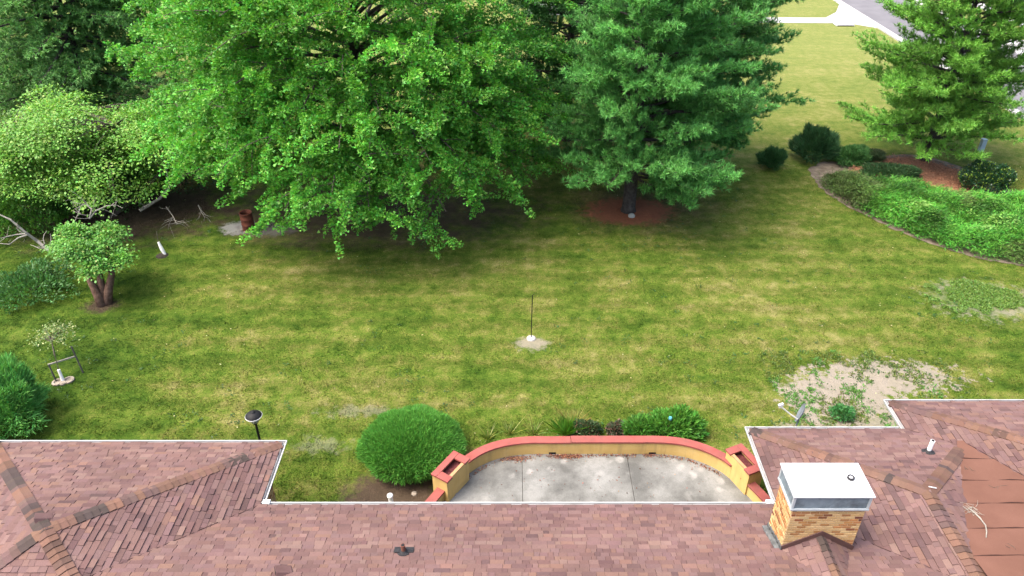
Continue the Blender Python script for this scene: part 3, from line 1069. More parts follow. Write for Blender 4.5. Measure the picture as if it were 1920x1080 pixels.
dp = dense(wallpath)
iA = min(range(len(dp)), key=lambda i: (dp[i] - Vector((-1.6, 15.9))).length)
iB = min(range(len(dp)), key=lambda i: (dp[i] - Vector((6.72, 16.0))).length)
iM = min(range(len(dp)), key=lambda i: (dp[i] - Vector((1.86, 17.02))).length)
WH = 0.56
wl = ribbon(dp[iA:iB + 1], 0.2, -0.1, WH, 'wall', YELLOW, pwall)
cp1 = dp[iA:iM] + [Vector((1.85, 17.02))]
cp2 = [Vector((1.862, 17.032))] + [v + Vector((0, 0.012)) for v in dp[iM + 1:iB + 1]]
ribbon(cp1, 0.29, WH, WH + 0.065, 'coping', REDCAP, pwall, 0.008)
ribbon(cp2, 0.29, WH + 0.002, WH + 0.072, 'coping', REDCAP, pwall, 0.008)
for sgn, seg in ((0, dp[:iA - 3]), (1, dp[iB + 4:])):
    ribbon(seg, 0.2, -0.1, 0.46, 'wall', YELLOW, pwall)
    ribbon(seg, 0.28, 0.46, 0.525, 'coping', REDCAP, pwall, 0.008)
for x in (1.28, 4.45):
    MB().box((x, 16.914, PZ + 0.04), (0.22, 0.02, 0.07)).build('weep_hole', BLACK, pwall)
SOILP = mat_mottled('planter_soil', (0.09, 0.025, 0.028), (0.2, 0.06, 0.06), 14, 0.95, 0.1, 0.8, 40, 0.02)


def pier(cx, cy, ang, inner):
    """planter pier: long axis at ang, inner = side (+1/-1 along local y) that faces the patio"""
    M = Matrix.Rotation(ang, 3, 'Z')
    L, W, H, t = 1.06, 0.54, 0.94, 0.09

    def bx(b, lx, ly, z0, z1, sx, sy):
        c = M @ Vector((lx, ly, 0))
        b.box((cx + c.x, cy + c.y, (z0 + z1) / 2), (sx, sy, z1 - z0), ang)
    b = MB()
    bx(b, 0, W / 2 - t / 2, -.1, H, L, t)
    bx(b, 0, -W / 2 + t / 2, -.1, H, L, t)
    bx(b, L / 2 - t / 2, 0, -.1, H, t - .002, W - 2 * t)
    bx(b, -L / 2 + t / 2, 0, -.1, H, t - .002, W - 2 * t)
    o = b.build('pier', YELLOW, pwall)
    c = MB()
    cl = 0.25
    bx(c, 0, -inner * (W / 2 - 0.075), H, H + .065, L + .06, 0.2)
    bx(c, L / 2 - cl / 2 + .03, inner * (0.0875 + 0.025), H, H + .065, cl, W - 0.135)
    bx(c, -L / 2 + cl / 2 - .03, inner * (0.0875 + 0.025), H, H + .065, cl, W - 0.135)
    c.build('pier_coping', REDCAP, o, bevel=0.008)
    s_ = MB()
    bx(s_, 0, 0, 0.5, H - 0.14, L - 2 * t - .004, W - 2 * t - .004)
    s_.build('planter_soil', SOILP, o)
    e = MB()
    bx(e, 0, inner * (W / 2 - t / 2), H, H + .03, L - 2 * cl + .05, t + .01)
    e.build('planter_lip', mat_mottled('bare_lip', (0.5, 0.27, 0.13), (0.58, 0.34, 0.17), 8), o)


pier(-1.82, 15.55, R(57), -1)
pier(6.98, 15.85, R(-66), -1)

# ------------------------------------------------------------------ foliage tools


def unit(a):
    return a / np.maximum(np.linalg.norm(a, axis=1, keepdims=True), 1e-9)


def colours(base, n, r, v=0.18, hue=0.12, warm=None):
    c = np.tile(np.array(base, dtype=float), (n, 1))
    k = 1 + r.normal(0, v, (n, 1))
    c = c * np.clip(k, 0.45, 1.7)
    c[:, 0] *= np.clip(1 + r.normal(0, hue, n), 0.6, 1.6)
    if warm is not None:
        m = r.random(n) < warm[0]
        c[m] = np.array(warm[1]) * np.clip(1 + r.normal(0, 0.15, (m.sum(), 1)), 0.5, 1.5)
    return np.clip(c, 0.003, 0.7)


def leaf_verts(p, d, nrm, L, W, shape='fan'):
    d = unit(d)
    s = unit(np.cross(d, nrm))
    L = np.asarray(L).reshape(-1, 1)
    W = np.asarray(W).reshape(-1, 1)
    if shape == 'fan':
        V = np.stack([p, p + d * L + s * W / 2, p + d * L - s * W / 2], 1)
    elif shape == 'blade':
        V = np.stack([p + s * W / 2, p - s * W / 2, p + d * L], 1)
    else:
        V = np.stack([p, p + d * L * 0.45 + s * W / 2, p + d * L, p + d * L * 0.45 - s * W / 2], 1)
    return V.reshape(-1, 3)


def bez(p0, p1, p2, n):
    t = np.linspace(0, 1, n)[:, None]
    return (1 - t) ** 2 * p0 + 2 * t * (1 - t) * p1 + t * t * p2


def sample_poly(pl, step, r):
    seg = np.diff(pl, axis=0)
    L = np.linalg.norm(seg, axis=1)
    tot = L.sum()
    n = max(1, int(tot / step))
    s = r.random(n) * tot
    cs = np.concatenate([[0], np.cumsum(L)])
    i = np.clip(np.searchsorted(cs, s) - 1, 0, len(seg) - 1)
    f = ((s - cs[i]) / np.maximum(L[i], 1e-6))[:, None]
    return pl[i] + seg[i] * f, unit(seg[i] + 1e-9), s / tot


def arr(v): return np.array(v, dtype=float)


# ------------------------------------------------------------------ ginkgo
def ginkgo(loc, label):
    r = np.random.default_rng(21)
    t = thing('ginkgo_tree', loc, label, 'tree')
    O = arr(loc)
    wood = MB()
    wood.tube([O + arr((0, 0, -.2)), O + arr((.05, 0, 1.5)), O + arr((-.1, .1, 5)), O + arr((.1, 0, 10)), O + arr((0, .1, 15.5))], [.48, .4, .32, .2, .04], 10)
    trunk = wood.build('trunk', BARK_DARK, t, smooth=True)
    hz = [1.5, 3, 5, 8, 11, 14, 16.5]
    hr = [7.2, 8.5, 9.2, 8.9, 7.7, 5.3, 1.8]
    limbs = MB()
    PP, DD, UU, BB = [], [], [], []
    nb = 165
    for i in range(nb):
        f = (i + 0.5) / nb
        h0 = 2.4 + 12.4 * f ** 1.12
        g_ = (i * 0.6180339 + .13) % 1.0
        az = R(-195 + 210 * g_ / .76 if g_ < .76 else 15 + 150 * (g_ - .76) / .24) + r.normal(0, .06)
        dirv = arr((math.cos(az), math.sin(az), 0))
        rise = 0.6 + 3.0 * f + r.normal(0, .5)
        zt = h0 + rise * (0.4 + f)
        Rr = np.interp(zt, hz, hr) * r.uniform(0.84, 1.1)
        droop = max(0, 1 - f * 2.2) * r.uniform(0.3, 2.2)
        p0 = O + arr((0, 0, h0))
        p2 = O + dirv * Rr + arr((0, 0, max(1.8 + 3.6 * max(0, -dirv[0] * .8 - dirv[1] * .25), zt - droop)))
        p1 = O + dirv * Rr * 0.5 + arr((0, 0, zt + 1.3))
        pl = bez(p0, p1, p2, 9)
        limbs.tube(pl, np.linspace(0.13 - .06 * f, 0.015, 9), 5)
        side = arr((-dirv[1], dirv[0], 0))
        ns = int(7 + 8 * Rr / 9)
        bt = r.normal(0, 0.10)
        for k in range(ns):
            s = 0.34 + 0.66 * (k + r.random()) / ns
            j = min(7, int(s * 8))
            q0 = pl[j] + (pl[j + 1] - pl[j]) * (s * 8 - j)
            tg = pl[j + 1] - pl[j]
            tg = tg / np.linalg.norm(tg)
            sg = 1 if k % 2 else -1
            out = tg * r.uniform(.5, 1.1) + side * sg * r.uniform(.25, 1.25) + arr((0, 0, r.uniform(-.15, .55)))
            out /= np.linalg.norm(out)
            L = r.uniform(1.4, 3.3) * (1.15 - .3 * s)
            dr = L * r.uniform(-.08, .27) * (1.25 - f)
            q1 = q0 + out * L * .55 + arr((0, 0, .12 * L))
            q2 = q0 + out * L - arr((0, 0, dr))
            sl_ = bez(q0, q1, q2, 6)
            if k % 3 == 0: limbs.tube(sl_, np.linspace(.035, .008, 6), 4)
            subs = [sl_]
            for m_ in range(3):
                jj = r.integers(1, 5)
                w0 = sl_[jj]
                o2 = out * r.uniform(.7, 1.3) + r.normal(0, .42, 3) + arr((0, 0, r.uniform(-.5, .25)))
                o2 /= np.linalg.norm(o2)
                l2 = r.uniform(.45, 1.05)
                subs.append(bez(w0, w0 + o2 * l2 * .6, w0 + o2 * l2 - arr((0, 0, l2 * r.uniform(-.1, .35))), 4))
            cb = bt + r.normal(0, .08)
            for sb in subs:
                p_, d_, u_ = sample_poly(sb, (0.0142 if h0 < 11.5 else .025) if dirv[1] < .5 else .075, r)
                PP.append(p_)
                DD.append(d_)
                BB.append(np.full(len(p_), cb))
    limbs.build('limbs', BARK, trunk)
    p = np.concatenate(PP)
    d = np.concatenate(DD)
    cb = np.concatenate(BB)[:, None]
    n = len(p)
    rad = unit(np.cross(d, r.normal(0, 1, (n, 3))))
    off = np.abs(r.normal(0.06, .04, (n, 1)))
    pos = p + rad * off
    dirs = rad * 0.9 + d * 0.5 + arr((0, 0, 0.15)) + r.normal(0, .3, (n, 3))
    nrm = r.normal(0, .55, (n, 3)) + arr((0, 0, 1.0)) + rad * .4
    c = colours((0.1, 0.315, 0.038), n, r, .22, .22, (0.05, (0.2, 0.36, 0.06))) * (1 + cb)
    V = leaf_verts(pos, dirs, nrm, r.uniform(.06, .14, n), r.uniform(.08, .165, n), 'fan')
    npmesh('crown', V, 3, c, LEAF, t)
    print('ginkgo leaves', n)


# ------------------------------------------------------------------ pines
def pine(loc, H, prof, label, seed, base, nw=22, per=5, first=1.4, needle=(.15, .022), per_tuft=11, step=.3, name='pine_tree', trunk_r=.3, cat='tree', droop=0.0, tip_up=.35, group=None, spread=0.8, lat=0.45, bark=None, dead=0, side_bias=None, dens=.062, low=(), inner=.2):
    r = np.random.default_rng(seed)
    t = thing(name, loc, label, cat, group)
    O = arr(loc)
    w = MB()
    w.tube([O + arr((0, 0, -.2)), O + arr((0, 0, .25)), O + arr((.05, .05, H * .35)), O + arr((-.05, 0, H * .7)), O + arr((0, 0, H))], [trunk_r * 1.35, trunk_r, trunk_r * .75, trunk_r * .4, .02], 10)
    trunk = w.build('trunk', bark or BARK_DARK, t, smooth=True)
    limbs = MB()
    hz = [q_[0] * H for q_ in prof]
    hr = [q_[1] for q_ in prof]
    TP, TD, TB = [], [], []
    for i in range(nw):
        f = i / (nw - 1)
        h0 = first + (H - first - .4) * f ** 0.95
        for k in range(per + (len(low) if i == 0 else 0)):
            az = 2 * math.pi * k / per + i * 1.1 + r.normal(0, .3)
            if k >= per: az, h0 = R(low[k - per][0]), low[k - per][1]
            dv = arr((math.cos(az), math.sin(az), 0))
            L = np.interp(h0, hz, hr) * r.uniform(.7, 1.18)
            if side_bias is not None: L *= 1 + side_bias[2] * (dv[0] * side_bias[0] + dv[1] * side_bias[1])
            el = (-.02 + .55 * f ** 1.6) + r.normal(0, .08) - droop * (1 - f)
            p0 = O + arr((0, 0, h0))
            p1 = p0 + dv * L * .55 + arr((0, 0, L * .55 * el))
            p2 = p0 + dv * L + arr((0, 0, L * (el + tip_up * .35)))
            pl = bez(p0, p1, p2, 7)
            limbs.tube(pl, np.linspace(.02 + .012 * L, .01, 7), 5)
            side = arr((-dv[1], dv[0], 0))
            cb = r.normal(0, .12)
            ns = max(3, int(L * .78 / step * 2))
            for m_ in range(ns):
                s = inner + (1 - inner) * (m_ + r.random()) / ns
                j = min(5, int(s * 6))
                q0 = pl[j] + (pl[j + 1] - pl[j]) * (s * 6 - j)
                sg = 1 if m_ % 2 else -1
                ll = lat * (L * (1 - s) * .75 + .55) * r.uniform(.7, 1.2)
                out = dv * r.uniform(.45, .9) + side * sg * r.uniform(.4, 1) * spread + arr((0, 0, r.uniform(-.12, .5) - droop * .8))
                out /= np.linalg.norm(out)
                q2 = q0 + out * ll + arr((0, 0, ll * tip_up * .4 - droop * ll * .6))
                sub = bez(q0, q0 + out * ll * .5, q2, 4)
                if m_ % 4 == 0: limbs.tube(sub, np.linspace(.014, .006, 4), 4)
                p_, d_, u_ = sample_poly(sub, dens, r)
                keep = u_ > .18
                p_, d_ = p_[keep], d_[keep]
                TP.append(p_ + r.normal(0, .055, p_.shape))
                TD.append(d_ + r.normal(0, .45, d_.shape) + arr((0, 0, .35 - droop)))
                TB.append(np.full(len(p_), cb + r.normal(0, .06)))
    limbs.build('limbs', bark or BARK_DARK, trunk)
    p = np.concatenate(TP)
    d = unit(np.concatenate(TD))
    cb = np.concatenate(TB)
    n = len(p)
    K = per_tuft
    pp_ = np.repeat(p, K, 0)
    dd_ = unit(np.repeat(d, K, 0) + r.normal(0, .55, (n * K, 3)))
    nn_ = r.normal(0, .5, (n * K, 3)) + arr((0, 0, 1))
    tb_ = np.repeat(cb + r.normal(0, .1, n), K)[:, None]
    c = colours(base, n * K, r, .14, .12) * np.clip(1 + tb_, .5, 1.6)
    V = leaf_verts(pp_, dd_, nn_, r.uniform(.75, 1.2, n * K) * needle[0], np.full(n * K, needle[1]), 'blade')
    npmesh('crown', V, 3, c, NEEDLE, t)
    print(name, 'needles', n * K)
    return t, O


# ------------------------------------------------------------------ broadleaf trees and shrubs
def broad(loc, label, seed, base, centre, radii, trunks, n_spray, leaf=(.12, .085), per=70, name='tree', flat=.35, spray=.55, warm=None, bark=None, trunk_r=.2, shell=.55, trans=LEAF, cat='tree', group=None):
    """trunks: list of polylines (relative) of the main stems; sprays of leaves fill an ellipsoid shell"""
    r = np.random.default_rng(seed)
    t = thing(name, loc, label, cat, group)
    O = arr(loc)
    w = MB()
    ends = []
    for tr in trunks:
        pl = [O + arr(q_) for q_ in tr]
        w.tube(pl, np.linspace(trunk_r, trunk_r * .3, len(pl)), 8)
        ends += pl[1:]
    trunk = w.build('trunk', bark or BARK, t, smooth=True)
    ends = np.array(ends)
    C = O + arr(centre)
    RR = arr(radii)
    # boughs: flattened clumps scattered through the crown, each carrying sprays on its upper side
    nc = max(8, n_spray // 17)
    uc = unit(r.normal(0, 1, (nc, 3)))
    uc[:, 2] = np.where(uc[:, 2] < -.5, -uc[:, 2], uc[:, 2])
    cc_ = C + uc * RR * (shell + (1.08 - shell) * r.random((nc, 1)) ** .7)
    which = r.integers(0, nc, n_spray)
    u = unit(r.normal(0, 1, (n_spray, 3)))
    cr = r.uniform(.1, .34, (nc, 1)) * RR.mean()
    T = cc_[which] + u * cr[which] * arr((1.15, 1.15, .45))
    cbn = r.normal(0, .13, nc)
    limbs = MB()
    PP, NN, DD, CB = [], [], [], []
    for i in range(n_spray):
        e = ends[np.argmin(np.linalg.norm(ends - T[i], axis=1) + r.random(len(ends)) * .6)]
        if i % 3 == 0:
            md = (e + T[i]) / 2 + arr((0, 0, .12)) * np.linalg.norm(T[i] - e)
            limbs.tube(bez(e, md, T[i], 5), np.linspace(.03, .007, 5), 4)
        n = int(per * r.uniform(.6, 1.4))
        off = r.normal(0, 1, (n, 3)) * spray * arr((1, 1, flat))
        tilt = u[i] * arr((1, 1, 0))
        off[:, 2] -= (off @ tilt) * .35
        PP.append(T[i] + off)
        dv = off + u[i] * .3 + arr((0, 0, -.15))
        DD.append(dv + r.normal(0, .2, dv.shape))
        NN.append(r.normal(0, .4, (n, 3)) + arr((0, 0, 1)) + u[i] * .35)
        CB.append(np.full(n, cbn[which[i]] + r.normal(0, .06)))
    limbs.build('limbs', bark or BARK, trunk)
    p, d, nn = np.concatenate(PP), np.concatenate(DD), np.concatenate(NN)
    n = len(p)
    c = colours(base, n, r, .17, .15, warm) * (1 + np.concatenate(CB)[:, None])
    ls = r.uniform(.7, 1.25, n)
    V = leaf_verts(p, d, nn, ls * leaf[0], ls * leaf[1], 'diamond')
    npmesh('crown', V, 4, c, trans, t)
    print(name, 'leaves', n)
    return t, O, trunk


def bush(name, loc, label, seed, base, rx, ry, h, n, leaf=(.09, .05), shape='diamond', cat='shrub', up=.4, warm=None, group=None, mat=LEAF, rough=.12, zc=.35, fill=.3, stem=True, lumps=4):
    """leafy dome: leaves over and inside a lumpy half-ellipsoid"""
    r = np.random.default_rng(seed)
    t = thing(name, loc, label, cat, group)
    O = arr(loc)
    u = unit(r.normal(0, 1, (n, 3)))
    low = u[:, 2] < -.25
    u[low, 2] *= -1
    ph = r.uniform(0, 6, 6)
    lump = 1 + rough * (np.sin(u[:, 0] * lumps + ph[0]) * np.cos(u[:, 1] * lumps + ph[1]) + .7 * np.sin(u[:, 2] * lumps * 1.5 + ph[2] + u[:, 0] * 3) + .5 * np.sin(u[:, 0] * lumps * 2.7 + ph[3]) * np.sin(u[:, 1] * lumps * 2.9 + ph[4]))
    rad = np.where(r.random(n) < fill, r.uniform(.5, .95, n), r.uniform(.93, 1.04, n)) * lump
    p = O + arr((0, 0, h * zc)) + u * arr((rx, ry, h * (1 - zc))) * rad[:, None]
    p[:, 2] = np.maximum(p[:, 2], O[2] + .02)
    d = u * 1.0 + arr((0, 0, up)) + r.normal(0, .45, (n, 3))
    nn = r.normal(0, .6, (n, 3)) + u + arr((0, 0, .5))
    k = r.uniform(.7, 1.25, n)
    c = colours(base, n, r, .2, .15, warm)
    V = leaf_verts(p, d, nn, k * leaf[0], k * leaf[1], shape)
    o = npmesh('foliage', V, 3 if shape != 'diamond' else 4, c, mat, t)
    if stem:
        w = MB()
        for i in range(7):
            a = r.uniform(0, 6.28)
            e = O + arr((math.cos(a) * rx * .6, math.sin(a) * ry * .6, h * .7))
            w.tube([O + arr((math.cos(a) * .06, math.sin(a) * .06, -.05)), (O + e) / 2 + arr((0, 0, .1)), e], [.03, .022, .01], 5)
        w.build('stems', BARK, t)
    return t


ginkgo(P(695, 352), 'huge bright green ginkgo with drooping leafy branches filling the top centre')
WP = (0.1, 0.3, 0.065)
pine(P(1178, 395), 14, [(0, 4.2), (.1, 4.7), (.3, 4.8), (.55, 4.0), (.8, 2.5), (1, .4)], 'large soft-needled pine with its trunk in the ring of red needle litter', 31, WP, 23, 6, 2.7, (.24, .038), 9, .27, trunk_r=.34, side_bias=(.9, -.1, .2), dens=.054, lat=.5, low=((-62, 2.0), (-38, 2.2), (-15, 1.9), (8, 2.3), (-50, 2.7)))
pine(P(1285, 318), 15, [(0, 4.0), (.2, 4.6), (.45, 4.6), (.7, 3.5), (1, .4)], 'tall pine behind the large pine, its feathery boughs reaching right over the pale lawn', 32, (0.072, 0.225, 0.05), 21, 6, 2.6, (.25, .04), 8, .29, trunk_r=.3, side_bias=(1, 0, .12), dens=.052, lat=.5)
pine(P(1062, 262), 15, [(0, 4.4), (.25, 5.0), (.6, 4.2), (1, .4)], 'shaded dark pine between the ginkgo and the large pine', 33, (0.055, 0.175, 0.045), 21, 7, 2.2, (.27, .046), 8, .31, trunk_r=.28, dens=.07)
pine(P(1733, 303), 12.6, [(0, 3.8), (.12, 4.7), (.3, 5.0), (.55, 4.3), (.8, 3.0), (1, .7)], 'yellow-green pine standing in the mulch bed at the right', 34, (0.13, 0.31, 0.045), 22, 6, 1.35, (.24, .04), 8, .28, trunk_r=.24, dens=.06, lat=.5, inner=.1)
pine(P(180, 222), 14, [(0, 6.0), (.3, 7.0), (.6, 5.8), (.85, 3.0), (1, .5)], 'dark blue-green fir in the top left corner behind the pale leafy tree', 35, (0.115, 0.27, 0.07), 22, 7, 1.6, (.22, .065), 6, .3, name='fir_tree', trunk_r=.3, droop=.16, tip_up=.1, spread=.9, dens=.092, inner=.05)
pine(P(-60, 195), 14, [(0, 5), (.3, 5.8), (.6, 4.8), (1, .4)], 'second dark fir cut by the left edge near the top', 36, (0.095, 0.23, 0.065), 18, 6, 1.6, (.2, .055), 7, .36, name='fir_tree', trunk_r=.28, droop=.16, tip_up=.1, spread=.9, dens=.09)

# pale yellow-green leafy tree at the left, with leaning grey stems and dead twigs
lt = P(195, 408)
tl, OL, trL = broad(lt, 'pale yellow-green leafy tree with leaning grey stems at the left', 41, (0.135, 0.31, 0.04), (-1.2, .8, 3.0), (6.4, 3.7, 2.4),
                    [[(0, 0, -.1), (.3, .3, 1.6), (1.0, .5, 3.0), (1.6, .6, 4.6)], [(0, 0, -.1), (-.6, .4, 1.5), (-2.2, .8, 3.2), (-3.6, 1.0, 4.4)], [(.2, .1, -.1), (1.6, .6, .9), (3.3, 1.0, 2.2), (3.5, 1.0, 3.9), (3.3, 1.1, 4.8)], [(0, .2, 0), (-.3, 1.8, 2.5), (-.5, 3.0, 4.5)]],
                    1300, (.13, .095), 56, 'leafy_tree', .22, .36, (0.06, (0.26, 0.34, 0.08)), BARK, .15, .3)


def dead_limb(root, trunk, pts, r0, n_tw, seed, spread=.8, sag=0.0):
    r = np.random.default_rng(seed)
    w = MB()
    pl = np.array([arr(q_) for q_ in pts])
    w.tube(pl, np.linspace(r0, r0 * .3, len(pl)), 6)
    for i in range(n_tw):
        j = r.integers(0, len(pl) - 1)
        a = pl[j] + (pl[j + 1] - pl[j]) * r.random()
        tg = pl[j + 1] - pl[j]
        tg = tg / np.linalg.norm(tg)
        cur = [a]
        d = tg * .6 + r.normal(0, .55, 3)
        L = spread * r.uniform(.4, 1.2)
        for k in range(4):
            d = d + r.normal(0, .35, 3) - arr((0, 0, sag))
            cur.append(cur[-1] + d / np.linalg.norm(d) * L / 4)
        w.tube(cur, np.linspace(r0 * .38, r0 * .14, 5), 4)
        if i % 2 == 0:
            e = cur[2]
            w.tube([e, e + r.normal(0, .13, 3), e + r.normal(0, .25, 3)], [r0 * .2, r0 * .15, r0 * .1], 4)
    w.build('dead_limb', DEADWOOD, root)


broad(P(335, 175), 'mid green leafy tree behind the ginkgo and the dark fir at the top left', 44, (0.1, 0.28, 0.04), (0, 0, 6.2), (4.6, 4.2, 4.2),
      [[(0, 0, -.1), (.1, 0, 3), (-.6, .4, 6), (-1.2, .6, 8.5)], [(0, 0, 2.5), (1.4, -.3, 5), (2.4, -.4, 7)], [(0, 0, 2), (-1.6, -.6, 4.2), (-2.6, -.8, 6)]], 420, (.2, .15), 48, 'leafy_tree', .35, .5, (.05, (.24, .34, .07)), BARK, .22, .5)

dead_limb(tl, trL, [P(262, 395, .6), P(300, 372, 1.0), P(318, 350, 1.6), P(312, 320, 2.3), P(318, 298, 2.8)], .085, 6, 5, .7)
dead_limb(tl, trL, [P(312, 388, .7), P(324, 405, .7), P(332, 420, .6)], .03, 12, 6, .8, .1)
dead_limb(tl, trL, [P(372, 262, 4.2), P(350, 272, 3.9), P(338, 285, 3.5)], .04, 16, 7, 1.1, .25)
dead_limb(tl, trL, [P(372, 385, .5), P(378, 398, .4), P(384, 408, .2)], .03, 8, 8, .7, .1)

# small thick-trunked tree in front of it
rb = P(192, 572)
tr_, OR_, trR = broad(rb, 'small rounded pale-leaved tree with a thick reddish split trunk', 42, (0.1, 0.26, 0.04), (-.2, .8, 2.1), (1.35, 1.2, .95),
                      [[(0, 0, -.1), (-.12, .1, .5), (-.35, .3, 1.1), (-.5, .6, 1.9)], [(.1, .1, -.1), (.28, .3, .55), (.5, .55, 1.2), (.7, .8, 2.0)], [(0, .15, 0), (0, .4, .8), (-.1, .9, 1.9)]],
                      280, (.11, .085), 50, 'small_tree', .35, .19, (0.06, (0.24, 0.3, 0.08)), BARK_RED, .22, .45)
dead_limb(tr_, trR, [P(92, 470, 1.5), P(70, 452, 1.9), P(48, 436, 2.4), P(20, 412, 3.0), P(-15, 396, 3.4)], .075, 5, 11, .7)
dead_limb(tr_, trR, [P(50, 438, 2.3), P(30, 440, 2.3), P(0, 447, 2.4), P(-25, 440, 2.5)], .035, 3, 12, .5)
dead_limb(tr_, trR, [P(52, 440, 2.3), P(34, 446, 2.2), P(18, 458, 2.0), P(-6, 456, 2.0)], .035, 2, 13, .5)
dead_limb(tr_, trR, [P(168, 410, 2.6), P(172, 392, 3.0), P(160, 382, 3.2), P(140, 392, 3.3)], .04, 7, 14, .9)
dead_limb(tr_, trR, [P(168, 410, 2.6), P(180, 395, 2.9), P(200, 386, 3.1), P(218, 384, 3.2)], .035, 6, 15, .9)

# understorey in the left corner
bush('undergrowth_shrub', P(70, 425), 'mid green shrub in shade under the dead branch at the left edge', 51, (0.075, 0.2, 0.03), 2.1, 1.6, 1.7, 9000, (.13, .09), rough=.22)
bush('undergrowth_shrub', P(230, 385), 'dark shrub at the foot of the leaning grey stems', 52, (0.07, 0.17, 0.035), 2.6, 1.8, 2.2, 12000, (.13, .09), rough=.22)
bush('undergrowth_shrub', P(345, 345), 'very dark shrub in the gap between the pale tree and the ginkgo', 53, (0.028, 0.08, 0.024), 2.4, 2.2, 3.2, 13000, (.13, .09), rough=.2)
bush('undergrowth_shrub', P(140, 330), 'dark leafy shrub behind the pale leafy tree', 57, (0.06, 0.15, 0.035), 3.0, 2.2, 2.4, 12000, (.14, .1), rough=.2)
bush('undergrowth_shrub', P(62, 545), 'low dusky green sprawling shrub beside the small pale-leaved tree', 54, (0.055, 0.15, 0.04), 1.5, 1.5, .75, 5200, (.12, .07), rough=.3, fill=.5)
bush('evergreen_shrub', P(22, 790), 'feathery blue-green evergreen shrub cut by the left edge above the roof', 55, (0.095, 0.28, 0.06), 1.15, 1.1, 1.75, 22000, (.24, .04), 'blade', mat=NEEDLE, rough=.3, up=.6, zc=.4)

# clipped dome by the patio
dome = bush('round_shrub', P(775, 858, 0.0), 'big clipped dome-shaped evergreen shrub beside the patio', 56, (0.072, 0.225, 0.03), 1.5, 1.36, 1.32, 66000, (.13, .026), 'blade', mat=NEEDLE, rough=.06, up=.55, zc=.42, fill=.34, lumps=6)

# ------------------------------------------------------------------ right-hand bed
MULCH = NT('bark_mulch')
_m = MULCH.noise(9, 5, None, .8)
_c = MULCH.ramp(_m, [(.3, (.17, .075, .042)), (.5, (.4, .19, .11)), (.72, (.6, .34, .21))])
MULCH.bump(MULCH.noise(14, 5, None, .8), .9, .05)
MULCH = MULCH.done(_c, .95, .1)
BEDSOIL = mat_mottled('bed_edge_soil', (.14, .11, .08), (.3, .25, .19), 3, .95, .1, .6, 30, .02)
bed = [(16.75, 38.9), (16.55, 37.4), (16.62, 36.25), (17.06, 34.55), (17.83, 32.98), (18.72, 31.55), (19.95, 30.12), (21.45, 29.0), (23.25, 28.35), (26, 27.95), (30, 28.5), (30.5, 33), (28.2, 35.2), (26.6, 36.0), (26.1, 37.6), (25.4, 39.2), (24.2, 40.5), (22.8, 40.9), (21.0, 40.4), (19.4, 40.0), (17.9, 39.8)]
bd = [v + Vector((rnd.gauss(0, .05), rnd.gauss(0, .05))) for v in dense(bed + [bed[0]], .22)[:-1]]
tag(MB().prism([(v.x, v.y) for v in bd], -.05, .02).build('planting_bed', BEDSOIL), kind='structure')
md = [(18.2, 37.6), (19.4, 39.4), (21.2, 40.2), (23.0, 40.6), (24.4, 39.6), (25.2, 38.2), (25.0, 36.4), (23.6, 35.3), (21.8, 35.4), (20.0, 36.4)]
md = dense(md + [md[0]], .4)[:-1]
cx_, cy_ = sum(v.x for v in md) / len(md), sum(v.y for v in md) / len(md)
b = MB()
vs = [(cx_, cy_, .14)]
for f_ in (.5, .85, 1.0):
    vs += [(cx_ + (v.x - cx_) * f_, cy_ + (v.y - cy_) * f_, {.5: .12, .85: .08, 1.0: .0}[f_]) for v in md]
n_ = len(md)
fs = [(0, 1 + i, 1 + (i + 1) % n_) for i in range(n_)]
for k in range(2):
    fs += [(1 + k * n_ + i, 1 + (k + 1) * n_ + i, 1 + (k + 1) * n_ + (i + 1) % n_, 1 + k * n_ + (i + 1) % n_) for i in range(n_)]
b.add(vs, fs)
tag(b.build('mulch_bed', MULCH, smooth=True), kind='structure')


def inside(poly, x, y):
    n = len(poly)
    c = np.zeros(len(x), dtype=bool)
    j = n - 1
    for i in range(n):
        xi, yi = poly[i]
        xj, yj = poly[j]
        cond = ((yi > y) != (yj > y)) & (x < (xj - xi) * (y - yi) / (yj - yi + 1e-12) + xi)
        c ^= cond
        j = i
    return c


def edge_dist(poly, x, y):
    d = np.full(len(x), 1e9)
    for i in range(len(poly)):
        a, c = arr(poly[i]), arr(poly[(i + 1) % len(poly)])
        ab = c - a
        t = np.clip(((x - a[0]) * ab[0] + (y - a[1]) * ab[1]) / (ab @ ab), 0, 1)
        d = np.minimum(d, np.hypot(x - a[0] - t * ab[0], y - a[1] - t * ab[1]))
    return d


def vnoise(x, y, sc, seed):
    """smooth value noise"""
    r = np.random.default_rng(seed)
    g = r.random((64, 64))
    X, Y = x * sc + 1000, y * sc + 1000
    xi, yi = np.floor(X).astype(int), np.floor(Y).astype(int)
    fx_, fy_ = X - xi, Y - yi
    fx_, fy_ = fx_ * fx_ * (3 - 2 * fx_), fy_ * fy_ * (3 - 2 * fy_)
    a, b_ = g[xi % 64, yi % 64], g[(xi + 1) % 64, yi % 64]
    c, d = g[xi % 64, (yi + 1) % 64], g[(xi + 1) % 64, (yi + 1) % 64]
    return (a * (1 - fx_) + b_ * fx_) * (1 - fy_) + (c * (1 - fx_) + d * fx_) * fy_


